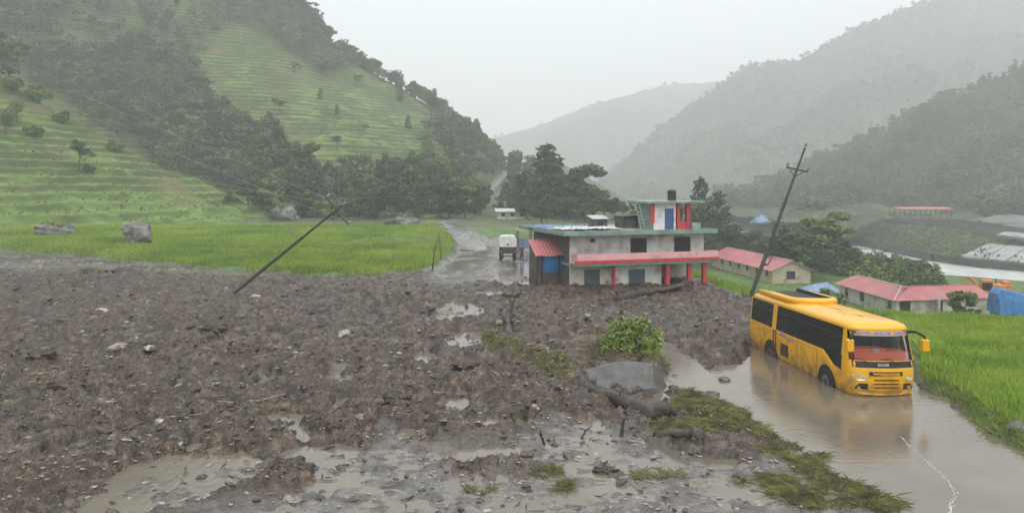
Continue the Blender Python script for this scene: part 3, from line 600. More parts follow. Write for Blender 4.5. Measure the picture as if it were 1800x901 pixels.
# ------------------------------------------------------------------ buildings
WHITE = M('stained_whitewash', (.74, .715, .69), (.60, .58, .56), scale=1.2, rough=.8, dirt=(.30, .27, .23), dscale=.9, bump=.15)
WHITE2 = M('mud_splashed_whitewash', (.60, .57, .51), (.42, .38, .33), scale=1.0, rough=.8, dirt=(.17, .14, .11), dscale=1.1)
SIDEW = M('shaded_grey_wall', (.12, .108, .096), (.065, .06, .054), scale=1.4, rough=.85)  # grey wall colour, darkened to hold the shade of the house side
PINK = M('faded_pink_paint', (.80, .42, .42), (.68, .34, .35), scale=1.6, rough=.7, dirt=(.38, .22, .2), dscale=1.0)
REDP = M('red_paint', (.55, .045, .055), (.42, .04, .05), scale=2, rough=.6, dirt=(.25, .06, .06), dscale=1.5)
GREENP = M('pale_green_paint', (.24, .36, .30), (.18, .27, .23), scale=1.4, rough=.7, dirt=(.16, .19, .17), dscale=1.2)
GREENE = M('bright_green_edge', (.10, .30, .19), (.08, .2, .14), scale=2, rough=.7)
CONC = M('wet_concrete_deck', (.44, .43, .42), (.29, .285, .28), scale=.9, rough=.35, dirt=(.2, .19, .18), dscale=.6)
DARK = M('dark_interior', (.014, .014, .016), rough=.6)  # near-black: the shade of unlit rooms put into the colour
SHUT = M('grey_metal_shutter', (.10, .12, .135), (.07, .085, .095), scale=3, rough=.45, metal=.3)
SHUTB = M('blue_grey_shutter', (.11, .16, .20), (.08, .115, .15), scale=3, rough=.45, metal=.3)
WOODF = M('dark_window_wood', (.05, .032, .024), (.03, .02, .016), scale=8, rough=.6)
GLASS = M('dark_window_pane', (.035, .04, .045), (.02, .024, .028), scale=2, rough=.12)
BLUED = M('blue_door_paint', (.045, .11, .28), (.035, .085, .2), scale=3, rough=.5)
BLACKP = M('black_plastic', (.012, .013, .014), (.02, .02, .021), scale=5, rough=.45)
TINP = M('pink_tin_roof', (.52, .17, .18), (.42, .12, .13), scale=.5, rough=.5, dirt=(.34, .17, .15), dscale=.35)
TINR = M('faded_red_tin_roof', (.46, .15, .15), (.36, .10, .11), scale=.6, rough=.5, dirt=(.28, .15, .13), dscale=.4)
TINW = M('pale_tin', (.55, .56, .56), (.38, .39, .39), scale=1.5, rough=.4, metal=.25)
CREAM = M('cream_plaster', (.50, .42, .30), (.40, .33, .24), scale=1.1, rough=.85, dirt=(.25, .2, .15), dscale=.8)
CREAM2 = M('pale_grey_plaster', (.55, .51, .45), (.42, .39, .34), scale=1.1, rough=.85, dirt=(.26, .23, .19), dscale=.8)
TARP = M('blue_tarpaulin', (.035, .22, .50), (.02, .12, .34), scale=1.6, rough=.4, bump=.6, bscale=3)
TARPL = M('faded_blue_tarpaulin', (.22, .31, .47), (.15, .22, .36), scale=1.6, rough=.5, bump=.5, bscale=3)
RUST = M('rusty_steel', (.13, .075, .05), (.07, .045, .035), scale=8, rough=.7)
STEEL = M('weathered_pole_steel', (.085, .08, .075), (.05, .047, .045), scale=6, rough=.6, metal=.3)
STONEW = M('stone_masonry', (.20, .19, .175), (.11, .105, .10), scale=1.4, rough=.85, bump=.6, bscale=2.5)
def wall_cells(mb, u0, u1, z0, z1, y0, y1, holes):
    us = sorted({u0, u1, *[min(max(h[k], u0), u1) for h in holes for k in (0, 1)]}); zs = sorted({z0, z1, *[min(max(h[k], z0), z1) for h in holes for k in (2, 3)]})
    for a, b in zip(us, us[1:]):
        for c, d in zip(zs, zs[1:]):
            m, n = (a+b)/2, (c+d)/2
            if b-a < 1e-4 or d-c < 1e-4 or any(h[0] < m < h[1] and h[2] < n < h[3] for h in holes): continue
            mb.box(a, b, y0, y1, c, d)
    return mb
def window(par, u0, u1, z0, z1, y, bars=4, fm=None, mid=True):
    fm = fm or WOODF; t = .07
    w_ = MB().box(u0, u1, y+.06, y+.12, z0, z0+t).box(u0, u1, y+.06, y+.12, z1-t, z1).box(u0, u0+t, y+.06, y+.12, z0+t, z1-t).box(u1-t, u1, y+.06, y+.12, z0+t, z1-t)
    if mid: w_.box((u0+u1)/2-.035, (u0+u1)/2+.035, y+.065, y+.115, z0+t, z1-t)
    o = w_.build('window', fm, par)
    B(u0+t*.5, u1-t*.5, y+.085, y+.1, z0+t*.5, z1-t*.5).build('pane', GLASS, o)
    for i in range(bars):
        x = u0+(u1-u0)*(i+1)/(bars+1); MB().tube([(x, y+.03, z0), (x, y+.03, z1)], .014, 5).build('bar', STEEL, o)
    return o
# ---- the two-storey house, front left corner at (4.28, 54)
HPH = math.atan2(3.3, 10.57); hc, hsn = math.cos(HPH), math.sin(HPH); HW, HD = 11.07, 8.2
def hu(x, y=0): k = (x-900)/F; return (54*k-4.28+y*(hsn+k*hc))/(hc-k*hsn)
def hp_(x): return hu(x, 1.2)
def hz(x, y, dy=0): return CH-(y-HZ)/F*(54+hu(x)*hsn-dy*hc)
def hr(x0, y0, x1, y1): return (hu(x0), hu(x1), hz((x0+x1)/2, y1), hz((x0+x1)/2, y0))
house = thing('two_storey_house', 'white two storey house with pink balcony band, half buried in mud', 'house', (4.28, 54, 0), HPH)
W1, W2, VT = hr(1108, 418, 1137, 444), hr(1185, 416, 1214, 442), hr(1037, 419, 1046, 426)
D1, D2 = hr(1027, 474, 1055, 520), hr(1105, 473, 1134, 520)
ZB, ZF, ZR = -1.1, 1.95, 4.12
wall_cells(MB(), 0, HW, ZF, ZR, 0, .25, [W1, W2, VT]).build('upper_wall', WHITE, house)
PX = hu(1163)
g1 = hu(1076)
wall_cells(MB(), 0, g1, ZB, ZF-.16, .02, .27, [(*D1[:2], -2, D1[3])]).build('lower_wall', WHITE2, house, label='mud splashed grey lower wall')
wall_cells(MB(), g1, PX, ZB, ZF-.16, .02, .27, [(*D2[:2], -2, D2[3])]).build('lower_wall', WHITE, house)
MB().box(PX+.003, HW, 2.4, 2.6, ZB, ZF-.16).build('porch_wall', WHITE2, house)
MB().box(PX-.2, PX, .27, 2.6, ZB, ZF-.16).build('porch_wall', WHITE, house)
B(0, .25, .27, HD, ZB, ZF-.16).build('side_wall', SIDEW, house); B(0, .25, .25, HD, ZF, ZR).build('side_wall', SIDEW, house, label='plaster side wall coloured dark for its shade')
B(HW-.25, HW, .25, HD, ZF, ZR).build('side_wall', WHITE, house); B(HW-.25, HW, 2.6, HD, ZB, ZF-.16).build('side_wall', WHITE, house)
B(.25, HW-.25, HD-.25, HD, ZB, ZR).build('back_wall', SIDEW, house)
B(.3, HW-.3, 1.6, 1.7, ZF, ZR).build('dark_backing', DARK, house); B(.3, PX-.25, 1.6, 1.7, ZB, ZF-.16).build('dark_backing', DARK, house)  # near-black sheets added behind the openings as painted room shade
B(-.02, HW+.02, .0, HD, ZF-.16, ZF).build('floor_slab', CONC, house)
# balcony
B(-.05, hu(1250), -1.05, 0, ZF-.12, ZF+.03).build('balcony_slab', GREENE, house, label='bright green slab edge under the balcony')
bz = ZF+.03
B(-.05, hu(1250), -1.08, -.95, bz, bz+.27).build('balcony_band', REDP, house, label='red band along the foot of the balcony'); B(.12, hu(1250), -1.05, -.96, bz+.27, bz+.73).build('balcony_parapet', PINK, house, label='faded pink balcony parapet')
B(hu(1250)-.1, hu(1250), -.95, 0, bz, bz+.73).build('balcony_parapet', PINK, house)
B(.12, .22, -.95, 0, bz+.001, bz+.73).build('balcony_parapet', PINK, house)
# roof slab, fascia
B(-.95, HW+.4, -1.2, HD+.8, ZR, ZR+.14).build('roof_slab', CONC, house)
rs_ = MB().box(-1.0, HW+.45, -1.28, -1.2, ZR-.05, ZR+.27).box(-1.0, HW+.45, HD+.8, HD+.88, ZR-.05, ZR+.27).box(-1.03, -.95, -1.2, HD+.8, ZR-.05, ZR+.27).box(HW+.4, HW+.48, -1.2, HD+.8, ZR-.05, ZR+.27)
rs_.build('roof_edge', GREENP, house, label='pale green fascia round the flat roof')
window(house, *W1, .0); window(house, *W2, .0)
vo = B(VT[0], VT[1], .1, .14, VT[2], VT[3]).build('vent', DARK, house)
def shutter(par, d, y, mat):
    z0 = ZB+.2; mb = MB(); n = 22
    for i in range(n):
        a, b = z0+(d[3]-z0)*i/n, z0+(d[3]-z0)*(i+1)/n; mb.box(d[0], d[1], y, y+.05, a+.012, b-.012).box(d[0], d[1], y+.02, y+.045, a-.012, a+.012)
    return mb.build('shutter', mat, par)
shutter(house, D1, .1, SHUT); shutter(house, D2, .1, SHUTB)
for xx in (1077.5,):
    u = hu(xx); B(u-.11, u+.11, -.16, .018, ZB, ZF-.163).build('pillar', REDP, house)
for xx, y0 in ((1166, -.75), (1204, -.75), (1230, -.75), (1189, 2.2)):
    u = hu(xx); B(u-.15, u+.15, y0, y0+.3, ZB, ZF-.163, bv=.02).build('pillar', REDP, house)
pd = hr(1174, 474, 1196, 520); B(hu(1176), hu(1198), 2.33, 2.39, ZB, 1.4).build('door', DARK, house)  # near-black panel stands for the unlit interior in the doorway
B(hu(1187), hu(1192), 2.28, 2.325, ZB, 1.4).build('door_post', REDP, house)
# rooftop room
A, Bx, y0, d0 = hp_(1142), hp_(1216)+.1, 1.2, 2.6; z0, z1 = ZR+.14, ZR+.14+2.05
dr_ = (hp_(1168.5), hp_(1184.5), z0, z0+1.62)
pa, pb = hp_(1143), hp_(1188)
wall_cells(MB(), pa+.32, pb, z0, z1, y0, y0+.15, [dr_]).build('rooftop_wall', WHITE, house)
B(pa+.3, pa+.45, y0+.15, y0+d0, z0, z1).build('rooftop_wall', GREENP, house); B(pa+.45, Bx+.3, y0+d0-.15, y0+d0, z0, z1).build('rooftop_wall', WHITE, house); B(pb-.15, pb, y0+.15, y0+d0-.15, z0, z1).build('rooftop_wall', WHITE, house)
do = B(dr_[0]+.02, dr_[1]-.02, y0+.05, y0+.1, dr_[2], dr_[3]-.02).build('rooftop_door', BLUED, house, label='blue panelled rooftop door')
for i in range(3): B(dr_[0]+.1, dr_[1]-.1, y0+.035, y0+.05, z0+.12+i*.5, z0+.52+i*.5).build('door_panel', BLUED, do)
B(dr_[1]-.14, dr_[1]-.1, y0, y0+.034, z0+.78, z0+.9).build('door_handle', STEEL, do)
for xx, ww in ((1146.5, .3), (1192, .24), (1209, .3)):
    u = hp_(xx); B(u-ww/2, u+ww/2, y0-.12, y0+.16 if xx > 1190 else y0-.003, z0+.5 if xx == 1146.5 else z0, z1).build('rooftop_pillar', REDP, house)
B(hp_(1195), hp_(1206), y0, y0+.1, z0, z0+.6).build('rooftop_parapet', REDP, house)
B(hp_(1196), hp_(1206), y0+.6, y0+.64, z0+.5, z0+1.6).build('curtain', M('green_cloth', (.06, .22, .10), (.04, .14, .07), scale=6, rough=.9), house, label='green cloth hung in the rooftop opening')
B(hp_(1213), hp_(1228), y0-.3, y0+.2, z0, z0+.5).build('roof_planter', GREENP, house)
rr_ = B(A-.5, Bx+.75, y0-.55, y0+d0+.4, z1, z1+.16).build('rooftop_slab', GREENP, house); B(A-.42, Bx+.67, y0-.47, y0+d0+.32, z1+.16, z1+.17).build('deck', CONC, rr_)
for i, (u, y) in enumerate(((.2, .3), (.5, 2.8), (1.6, .6), (1.9, 3.6), (3.2, 5), (.1, 5.4))):
    MB().tube([(u, y, z0), (u+.03, y, z0+.7+.13*i)], .018, 5).build('rebar', RUST, house)
def hw(u, y, z): return (4.28+u*hc-y*hsn, 54+u*hsn+y*hc, z)
def roofthing(name, label, cat, u, y, z): return thing(name, label, cat, hw(u, y, z), HPH)
tk = roofthing('water_tank', 'black ribbed water tank on top of the rooftop room', 'tank', hu(1181, 2.2), 2.2, z1+.17)
rings = []
for k in range(15):
    zz = .78*k/14; r_ = .34*(1+.03*(k % 2)); rings.append([(r_*math.cos(a*math.pi/10), r_*math.sin(a*math.pi/10), zz) for a in range(20)])
rings += [[(q*math.cos(a*math.pi/10), q*math.sin(a*math.pi/10), zz) for a in range(20)] for q, zz in ((.3, .82), (.15, .88), (.14, .95), (.02, .97))]
MB().loft(rings[:17]).build('tank_body', BLACKP, tk, smooth=False); MB().loft(rings[17:]).build('tank_lid', BLACKP, tk)
cb = roofthing('rooftop_coop', 'small grey box hut with pale sloping tin lid on the flat roof', 'hut', hu(1043, 5.2), 5.2, z0)
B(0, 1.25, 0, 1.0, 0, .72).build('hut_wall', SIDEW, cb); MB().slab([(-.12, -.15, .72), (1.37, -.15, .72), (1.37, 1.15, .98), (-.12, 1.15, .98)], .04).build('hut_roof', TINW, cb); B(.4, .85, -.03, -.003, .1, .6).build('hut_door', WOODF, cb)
cb = roofthing('rooftop_shelter', 'grey open fronted shelter beside the rooftop room', 'shelter', hu(1096, 4.), 4.0, z0)
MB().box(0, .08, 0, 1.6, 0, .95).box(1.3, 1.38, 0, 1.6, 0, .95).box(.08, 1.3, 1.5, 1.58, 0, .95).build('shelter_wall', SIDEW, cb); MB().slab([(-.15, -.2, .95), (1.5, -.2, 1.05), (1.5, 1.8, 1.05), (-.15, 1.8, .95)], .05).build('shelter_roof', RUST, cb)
B(.1, 1.28, .35, .4, 0, .85).build('shelter_back', M('grey_sheet', (.22, .21, .2), rough=.7), cb)
ld = roofthing('ladder', 'pale ladder leaning on the rooftop room', 'ladder', hu(1127, 1.6), 1.6, z0)
for dx in (0, .34): MB().tube([(dx, 0, .0), (dx-.45, .1, 1.95)], .025, 5).build('rail', TINW, ld)
for i in range(6): f_ = (i+.7)/6.6; MB().tube([(-.45*f_, .1*f_, 1.95*f_), (.34-.45*f_, .1*f_, 1.95*f_)], .016, 5).build('rung', TINW, ld)
rs3 = random.Random(4)
def heap(name, label, cat, mat, c, rx, ry, h, seed, n=14, m_=7):
    rs_h = np.random.RandomState(seed); rings = []
    for k in range(m_+1):
        f_ = k/m_; rings.append([(c[0]+rx*(1-f_**1.7)*math.cos(a)*q, c[1]+ry*(1-f_**1.7)*math.sin(a)*q, c[2]+h*f_*(.8+.4*rs_h.rand())+(0 if k else -.05)) for a, q in ((2*math.pi*i/n, rs_h.uniform(.75, 1.25)) for i in range(n))])
    return tag(MB().loft(rings).build(name, mat, None, True), label, cat)
CLOTH = M('white_sheet_cloth', (.62, .62, .61), (.46, .46, .46), scale=2, rough=.7, bump=.7, bscale=3)
cl = MB(); cu0, cu1 = hu(1000), hu(1108); Vc = []; nx_c, ny_c = 30, 8
for j in range(ny_c):
    for i in range(nx_c):
        u = cu0+(cu1-cu0)*i/(nx_c-1); y = 1.2+3.0*j/(ny_c-1)+.3*math.sin(i*.6); Vc.append((*hw(u, y, 0)[:2], z0+.05+.09*abs(math.sin(i*1.3+j))+.08*rs3.random()))
tag(cl.add(Vc, [(j*nx_c+i, j*nx_c+i+1, (j+1)*nx_c+i+1, (j+1)*nx_c+i) for j in range(ny_c-1) for i in range(nx_c-1)]).build('cloth_sheet', CLOTH, None, True), 'crumpled white sheet spread over the flat roof', 'sheet')
q = hw(hu(1010)-.2, 5.5, z0); heap('tarp_heap', 'low blue tarpaulin heap on the flat roof', 'tarpaulin', TARPL, q, 1.5, .7, .35, 3)
# ---- tin hut beside the house
hut = thing('tin_hut', 'ramshackle hut with pink tin roof and blue tarpaulin wall beside the house', 'hut', (*PD(952, 470, 55.2)[:2], .25), R(14))
def corr(x0, y0, z0_, x1, y1, z1_, n, amp=.02, sag=0.):
    mb = MB(); V = []; m_ = n*4
    for i in range(m_+1):
        f_ = i/m_
        for e in (0, 1): V.append((x0+(x1-x0)*f_, (y0, y1)[e], (z0_, z1_)[e]+amp*math.cos(f_*n*2*math.pi)+sag*(math.sin(f_*9+e)*.5)))
    b = len(V); V += [(v[0], v[1], v[2]-.012) for v in V]; Fs = []
    for i in range(m_):
        a = 2*i; Fs += [(a, a+2, a+3, a+1), (b+a+1, b+a+3, b+a+2, b+a), (a, b+a, b+a+2, a+2), (a+1, a+3, b+a+3, b+a+1)]
    return mb.add(V, Fs)
corr(-.5, -.3, 2.0, 1.35, 1.5, 2.95, 9, .025, .06).build('tin_roof', TINP, hut); corr(.0, 1.45, 3.0, 2.0, 3.0, 2.75, 9, .025, .05).build('tin_roof', TINW, hut, label='pale tin rear half of the roof')
B(.0, 2.2, .1, .16, .85, 1.95).build('tarpaulin_wall', TARP, hut, label='blue tarpaulin nailed across the front'); B(.0, 2.2, .16, .22, -.3, .85).build('plank_wall', SIDEW, hut); B(2.15, 2.2, .22, 2.8, -.3, 2.2).build('plank_wall', SIDEW, hut); B(0.02, .08, .22, 2.8, -.3, 2.2).build('plank_wall', SIDEW, hut)
for x, y in ((0, 0), (2.2, 0), (0, 2.8), (-.35, -.1), (1.1, 0)): MB().tube([(x, y, -.3), (x+.05, y, 2.1+.3*(y > 1))], .045, 6).build('post', WOODF, hut)
hut.scale = (1.2, 1.2, 1.1)
st = thing('tin_stall', 'small open stall with reddish tin roof behind the parked truck', 'stall', (*PD(911, 455, 84)[:2], .1), R(5))
corr(-.3, -.2, 2.55, 1.7, 1.8, 2.75, 7, .025, .06).build('tin_roof', M('rusty_green_tin', (.22, .2, .12), (.3, .1, .08), scale=1.2, rough=.6), st)
for x, y in ((0, 0), (1.5, 0), (0, 1.6), (1.5, 1.6)): MB().tube([(x, y, -.1), (x, y, 2.6)], .05, 6).build('post', WOODF, st)
B(.05, 1.45, 1.58, 1.64, .4, 1.5).build('back_board', TARPL, st)
# ---- long shed and bent shed on the river terrace
def gable_shed(par, L_, W_, wh, rise, wallm, roofm, wins, gwin=None, over=.45, endgables=(1, 1), frame=WOODF, hip=None):
    # local: length along +y (0..L), width along +x (0..W); the x=0 long wall faces the viewer's left
    holes = [(a, b, c, d) for a, b, c, d in wins]
    mb = wall_cells(MB(), 0, L_, -.4, wh, 0, .2, holes); mb.v = [(p[1], p[0], p[2]) for p in mb.v]; mb.f = [tuple(reversed(f)) for f in mb.f]
    mb.build('long_wall', wallm, par); B(W_-.2, W_, 0, L_, -.4, wh).build('long_wall', wallm, par); B(.6, .66, .4, L_-.4, -.4, wh-.05).build('dark_backing', DARK, par)
    for a, b, c, d in wins:
        q = MB(); t = .07
        for bx in ((.06, .12, a, b, c, c+t), (.06, .12, a, b, d-t, d), (.06, .12, a, a+t, c+t, d-t), (.06, .12, b-t, b, c+t, d-t), (.065, .115, (a+b)/2-.03, (a+b)/2+.03, c+t, d-t)): q.box(*bx)
        o = q.build('window' if c > .3 else 'door', frame, par); B(.085, .1, a+.03, b-.03, c+.03, d-.03).build('pane', GLASS, o)
    for k, e in enumerate(endgables):
        if not e: continue
        y = 0 if k == 0 else L_-.2; gh = [gwin] if (gwin and k == 0) else []
        wall_cells(MB(), .2, W_-.2, -.4, wh, y, y+.2, gh).build('gable_wall', wallm, par)
        MB().loft([[(0, y, wh), (W_, y, wh), (W_/2, y, wh+rise*.97)], [(0, y+.2, wh), (W_, y+.2, wh), (W_/2, y+.2, wh+rise*.97)]]).build('gable_top', wallm, par)
    if gwin: window(par, *gwin, 0, 3)
    k = rise/(W_/2)
    for sgn in (0, 1):
        n = max(3, int(L_/1.6))
        for i in range(n):
            ya, yb = -over+(L_+2*over)*i/n, -over+(L_+2*over)*(i+1)/n+.05
            V = []; m_ = 12
            for j in range(m_+1):
                f_ = j/m_; yy_ = ya+(yb-ya)*f_; c_ = .018*math.cos(f_*8*2*math.pi)+.006*(i % 2)
                xa, za = (-over, wh-k*over) if sgn == 0 else (W_+over, wh-k*over)
                yl, yu = yy_, yy_
                if hip: yu = max(yy_, hip); yl = max(yy_, 2*hip+over*.0) if sgn else yy_
                V += [(xa, yl, za+c_), (W_/2, yu, wh+rise+c_)]
            if hip and V[0][1] == V[-2][1] and V[1][1] == V[-1][1]: continue
            Fs = [((2*j, 2*j+1, 2*j+3, 2*j+2) if sgn == 0 else (2*j, 2*j+2, 2*j+3, 2*j+1)) for j in range(m_)]
            MB().add(V, Fs).build('roof_sheet', roofm, par)
    MB().tube([(W_/2, hip or -over, wh+rise+.03), (W_/2, L_+over, wh+rise+.03)], .07, 6).build('ridge_cap', TINW, par)
    for y in ((-over+.06, L_+over-.06) if not hip else (L_+over-.06,)):
        for x1 in (-over, W_+over): MB().tube([(W_/2, y, wh+rise-.06), (x1, y, wh-k*over-.06)], .05, 4).build('rafter', TINW, par)
s1 = P(1358, 496, -6.8); s1b = P(1252, 464, -6.6)
ang = math.atan2(s1b[1]-s1[1], s1b[0]-s1[0])-math.pi/2; L1 = math.hypot(s1b[0]-s1[0], s1b[1]-s1[1])
shed = thing('long_shed', 'long cream shed with pink tin roof below the leaning power pole', 'shed', (s1[0], s1[1], -6.9), ang)
gable_shed(shed, L1, 6.0, 2.05, 1.35, CREAM, TINP, [(1.5+3.6*i, 2.5+3.6*i, .85, 1.75) for i in range(7)], (2.2, 3.6, .5, 1.75))
s2 = (42.9, 82.7)
shed2 = thing('bent_shed', 'pale shed with faded red tin roof bent at the middle, behind the bus', 'shed', (s2[0], s2[1], -7.0), 0)
gable_shed(shed2, 14.2, 5.0, 2.1, .95, CREAM2, TINR, [(.9, 1.8, .05, 1.7), (7.4, 8.6, .6, 1.75), (11.6, 12.6, .6, 1.7)], None, endgables=(0, 1), hip=2.5)
# right wing of the bent shed (runs to the right, its long wall facing the viewer)
wing = []
L2 = 12.0; holes = [(.5, 1.9, .55, 1.85), (5.0, 6.0, .05, 1.75)]
ra = math.atan2(84.8-82.7, 54.6-42.9); ca, sa = math.cos(ra), math.sin(ra)
def rotv(mb):
    mb.v = [(p[0]*ca-p[1]*sa, p[0]*sa+p[1]*ca, p[2]) for p in mb.v]; return mb
rotv(wall_cells(MB(), .02, L2, -.4, 2.1, 0, .2, holes)).build('long_wall', CREAM2, shed2); rotv(B(L2-.2, L2, .2, 5, -.4, 2.1)).build('gable_wall', CREAM2, shed2); rotv(B(5.2, L2-.2, 4.8, 5, -.4, 2.1)).build('long_wall', CREAM2, shed2)
rotv(B(.3, L2-.3, .7, .75, -.4, 2.05)).build('dark_backing', DARK, shed2)
for a, b, c, d in holes:
    o = rotv(MB().box(a, b, .06, .12, c, c+.07).box(a, b, .06, .12, d-.07, d).box(a, a+.07, .06, .12, c+.07, d-.07).box(b-.07, b, .06, .12, c+.07, d-.07)).build('window' if c > .3 else 'door', WOODF, shed2)
    rotv(B(a+.03, b-.03, .085, .1, c+.03, d-.03)).build('pane', GLASS, o)
    for i in range(3): rotv(MB().tube([(a+(b-a)*(i+1)/4, .03, c), (a+(b-a)*(i+1)/4, .03, d)], .02, 5)).build('bar', STEEL, o)
for sgn in (0, 1):
    for i in range(8):
        xa, xb = -.45+(L2+.85)*i/8, -.45+(L2+.85)*(i+1)/8+.04; V = []
        for j in range(13):
            f_ = j/12; x = xa+(xb-xa)*f_; c_ = .018*math.cos(f_*16*math.pi)+.006*(i % 2)
            V += [(x if sgn == 0 else max(x, 5.0), -.45 if sgn == 0 else 5.45, 2.1-.17+c_), (max(x, 2.5), 2.5, 3.05+c_)]
        if V[0][0] == V[-2][0] and V[1][0] == V[-1][0]: continue
        rotv(MB().add(V, [((2*j, 2*j+2, 2*j+3, 2*j+1) if sgn == 0 else (2*j, 2*j+1, 2*j+3, 2*j+2)) for j in range(12)])).build('roof_sheet', TINR, shed2)
rotv(MB().tube([(2.2, 2.5, 3.08), (L2+.4, 2.5, 3.08)], .07, 6)).build('ridge_cap', TINR, shed2)
MB().tube([(-.45, -.48, 1.97), (2.1, 2.85, 3.1)], .06, 6).build('hip_cap', TINW, shed2)
rotv(MB().loft([[(L2-.2, 0, 2.1), (L2-.2, 5, 2.1), (L2-.2, 2.5, 3.0)], [(L2, 0, 2.1), (L2, 5, 2.1), (L2, 2.5, 3.0)]])).build('gable_top', CREAM2, shed2)
# ---- tent, sheets, far buildings
tp = PD(1445, 492, 100); tz_ = gb(tp[0], tp[1])
tent = thing('tarpaulin_tent', 'low faded blue tarpaulin tent beside the long shed', 'tent', (tp[0], tp[1], tz_), 0)
MB().add([(-2.6, -1.4, .75), (-1.2, -1.5, .7), (0, -1.4, .6), (2.2, -1.5, .55), (2.6, 1.5, .7), (0, 1.6, .75), (-2.4, 1.4, .8), (-1.0, 0, 1.55), (.6, 0, 1.75), (1.6, 0, 1.2)],
    [(0, 1, 7), (1, 2, 8, 7), (2, 3, 9, 8), (3, 4, 9), (4, 5, 8, 9), (5, 6, 7, 8), (6, 0, 7)]).build('canopy', TARPL, tent)
for x, y in ((-2.6, -1.4), (2.2, -1.5), (2.6, 1.5), (-2.4, 1.4), (-1, 0), (.6, 0)): MB().tube([(x, y, -.2), (x, y, .6 if abs(y) > .1 else 1.5)], .04, 5).build('pole', WOODF, tent)
for i, (xx, dx, dz, rz_) in enumerate([(1672, 1.0, 2.0, .35), (1700, 2.4, 1.9, -.15)]):
    c = PD(xx, 568, 66); z_ = gb(c[0], c[1]); mb = MB().slab([(0, 0, 0), (1.2, .1, 0), (1.2-dx*.35 if i == 0 else 2.2, .9, dz*.2 if i else dz), (-dx*.6, .9, dz)], .03)
    o = tag(mb.build('tin_sheet', TINW, None, loc=(c[0], c[1], z_)), ['pale sheet leaning upright beside the saplings', 'pale sheet lying aslant with a bright edge below the blue truck'][i], 'sheet'); 
fb = PD(902, 380, 150); far_h = thing('low_building', 'long low pale roofed building among the trees by the dirt road', 'building', (fb[0]-3.2, fb[1], gb(fb[0], fb[1])), R(4))
zf_ = max(1.2, CH-(372-HZ)/F*150-gb(fb[0], fb[1])); B(0, 6.2, 0, 3, -.3, zf_).build('wall', CREAM2, far_h); MB().slab([(-.4, -.5, zf_+.05), (6.7, -.5, zf_+.0), (6.7, 3.5, zf_+.55), (-.4, 3.5, zf_+.6)], .06).build('roof', TINW, far_h)
for i in range(3): B(.8+1.9*i, 1.6+1.9*i, -.04, -.003, .5, zf_-.3).build('window', DARK, far_h)
# across the river: retaining walls, apron, pavilion
def ribbon_wall(name, label, top, bot, th, mat, piece='wall'):
    o = thing(name, label, 'wall', (0, 0, 0))
    for (a, b), (c, d) in zip(zip(top, top[1:]), zip(bot, bot[1:])):
        a, b, c, d = map(Vector, (a, b, c, d)); n = Vector((0, th, 0))
        MB().loft([[c, d, b, a], [c+n, d+n, b+n, a+n]]).build('wall_face', mat, o)
    return o
def dens(l, k=4):
    out = []
    for a, b in zip(l, l[1:]): out += [tuple(a[j]+(b[j]-a[j])*i/k for j in range(3)) for i in range(k)]
    return out+[l[-1]]
DKW = M('dark_wet_masonry', (.085, .085, .08), (.045, .046, .045), scale=.8, rough=.7, bump=.5, bscale=2)
lw_t = [PD(1470, 418, 245), PD(1520, 425, 222), PD(1580, 434, 195), PD(1640, 446, 176), PD(1720, 456, 163), PD(1800, 466, 154.5), PD(1950, 486, 140)]
lw_b = [(p[0], p[1]-.8, -10.6) for p in lw_t]
ribbon_wall('river_wall', 'low dark masonry wall along the far river edge', lw_t, lw_b, 1.0, DKW)
uw_t = [PD(1470, 424, 225), PD(1510, 400, 222), PD(1553, 384, 218), PD(1620, 384, 212), PD(1690, 386, 205), PD(1745, 394, 199), PD(1800, 402, 195), PD(1960, 430, 185)]
uw_b = [PD(1475, 428, 224), PD(1520, 408, 221), PD(1565, 393, 217), PD(1625, 396, 211), PD(1692, 405, 204), PD(1745, 418, 198), PD(1800, 434, 194), PD(1960, 470, 184)]
ribbon_wall('terrace_wall', 'dark retaining wall below the pink roofed pavilion', uw_t, uw_b, 1.5, DKW)
EMB = M('embankment_grass', (.075, .085, .04), (.04, .05, .025), scale=.25, rough=.9, bump=.5, bscale=1.5, detail=9, dirt=(.17, .155, .12), dscale=.12)
def resamp(l, n):
    a = np.array(l); t = np.linspace(0, len(a)-1, n); return np.stack([np.interp(t, range(len(a)), a[:, j]) for j in range(3)], 1)
e0, e1 = resamp(lw_t, 60), resamp(uw_b, 60); tt_ = np.linspace(0, 1, 20)[:, None, None]
E = e0[None]*(1-tt_)+e1[None]*tt_; E[:, :, 2] += .35*fbm(E[:, :, 0]/5, E[:, :, 1]/5, 3, 91)*np.sin(np.linspace(0, np.pi, 20))[:, None]
tag(put('embankment', grid_mesh('embankment', E[:, :, 0], E[:, :, 1], E[:, :, 2]+.05), EMB), 'grassy embankment above the far river wall', kind='structure')
u1 = resamp(uw_t, 60); u2 = u1.copy(); u2[:, 1] += 70; u2[:, 2] = np.maximum(u2[:, 2]+1.5, -3); E2 = u1[None]*(1-tt_)+u2[None]*tt_
tag(put('platform_ground', grid_mesh('platform_ground', E2[:, :, 0], E2[:, :, 1]+1, E2[:, :, 2]-.08+.25*fbm(E2[:, :, 0]/6, E2[:, :, 1]/6, 3, 92)), EMB), 'level ground behind the retaining wall', kind='structure')
rsE = np.random.RandomState(17)
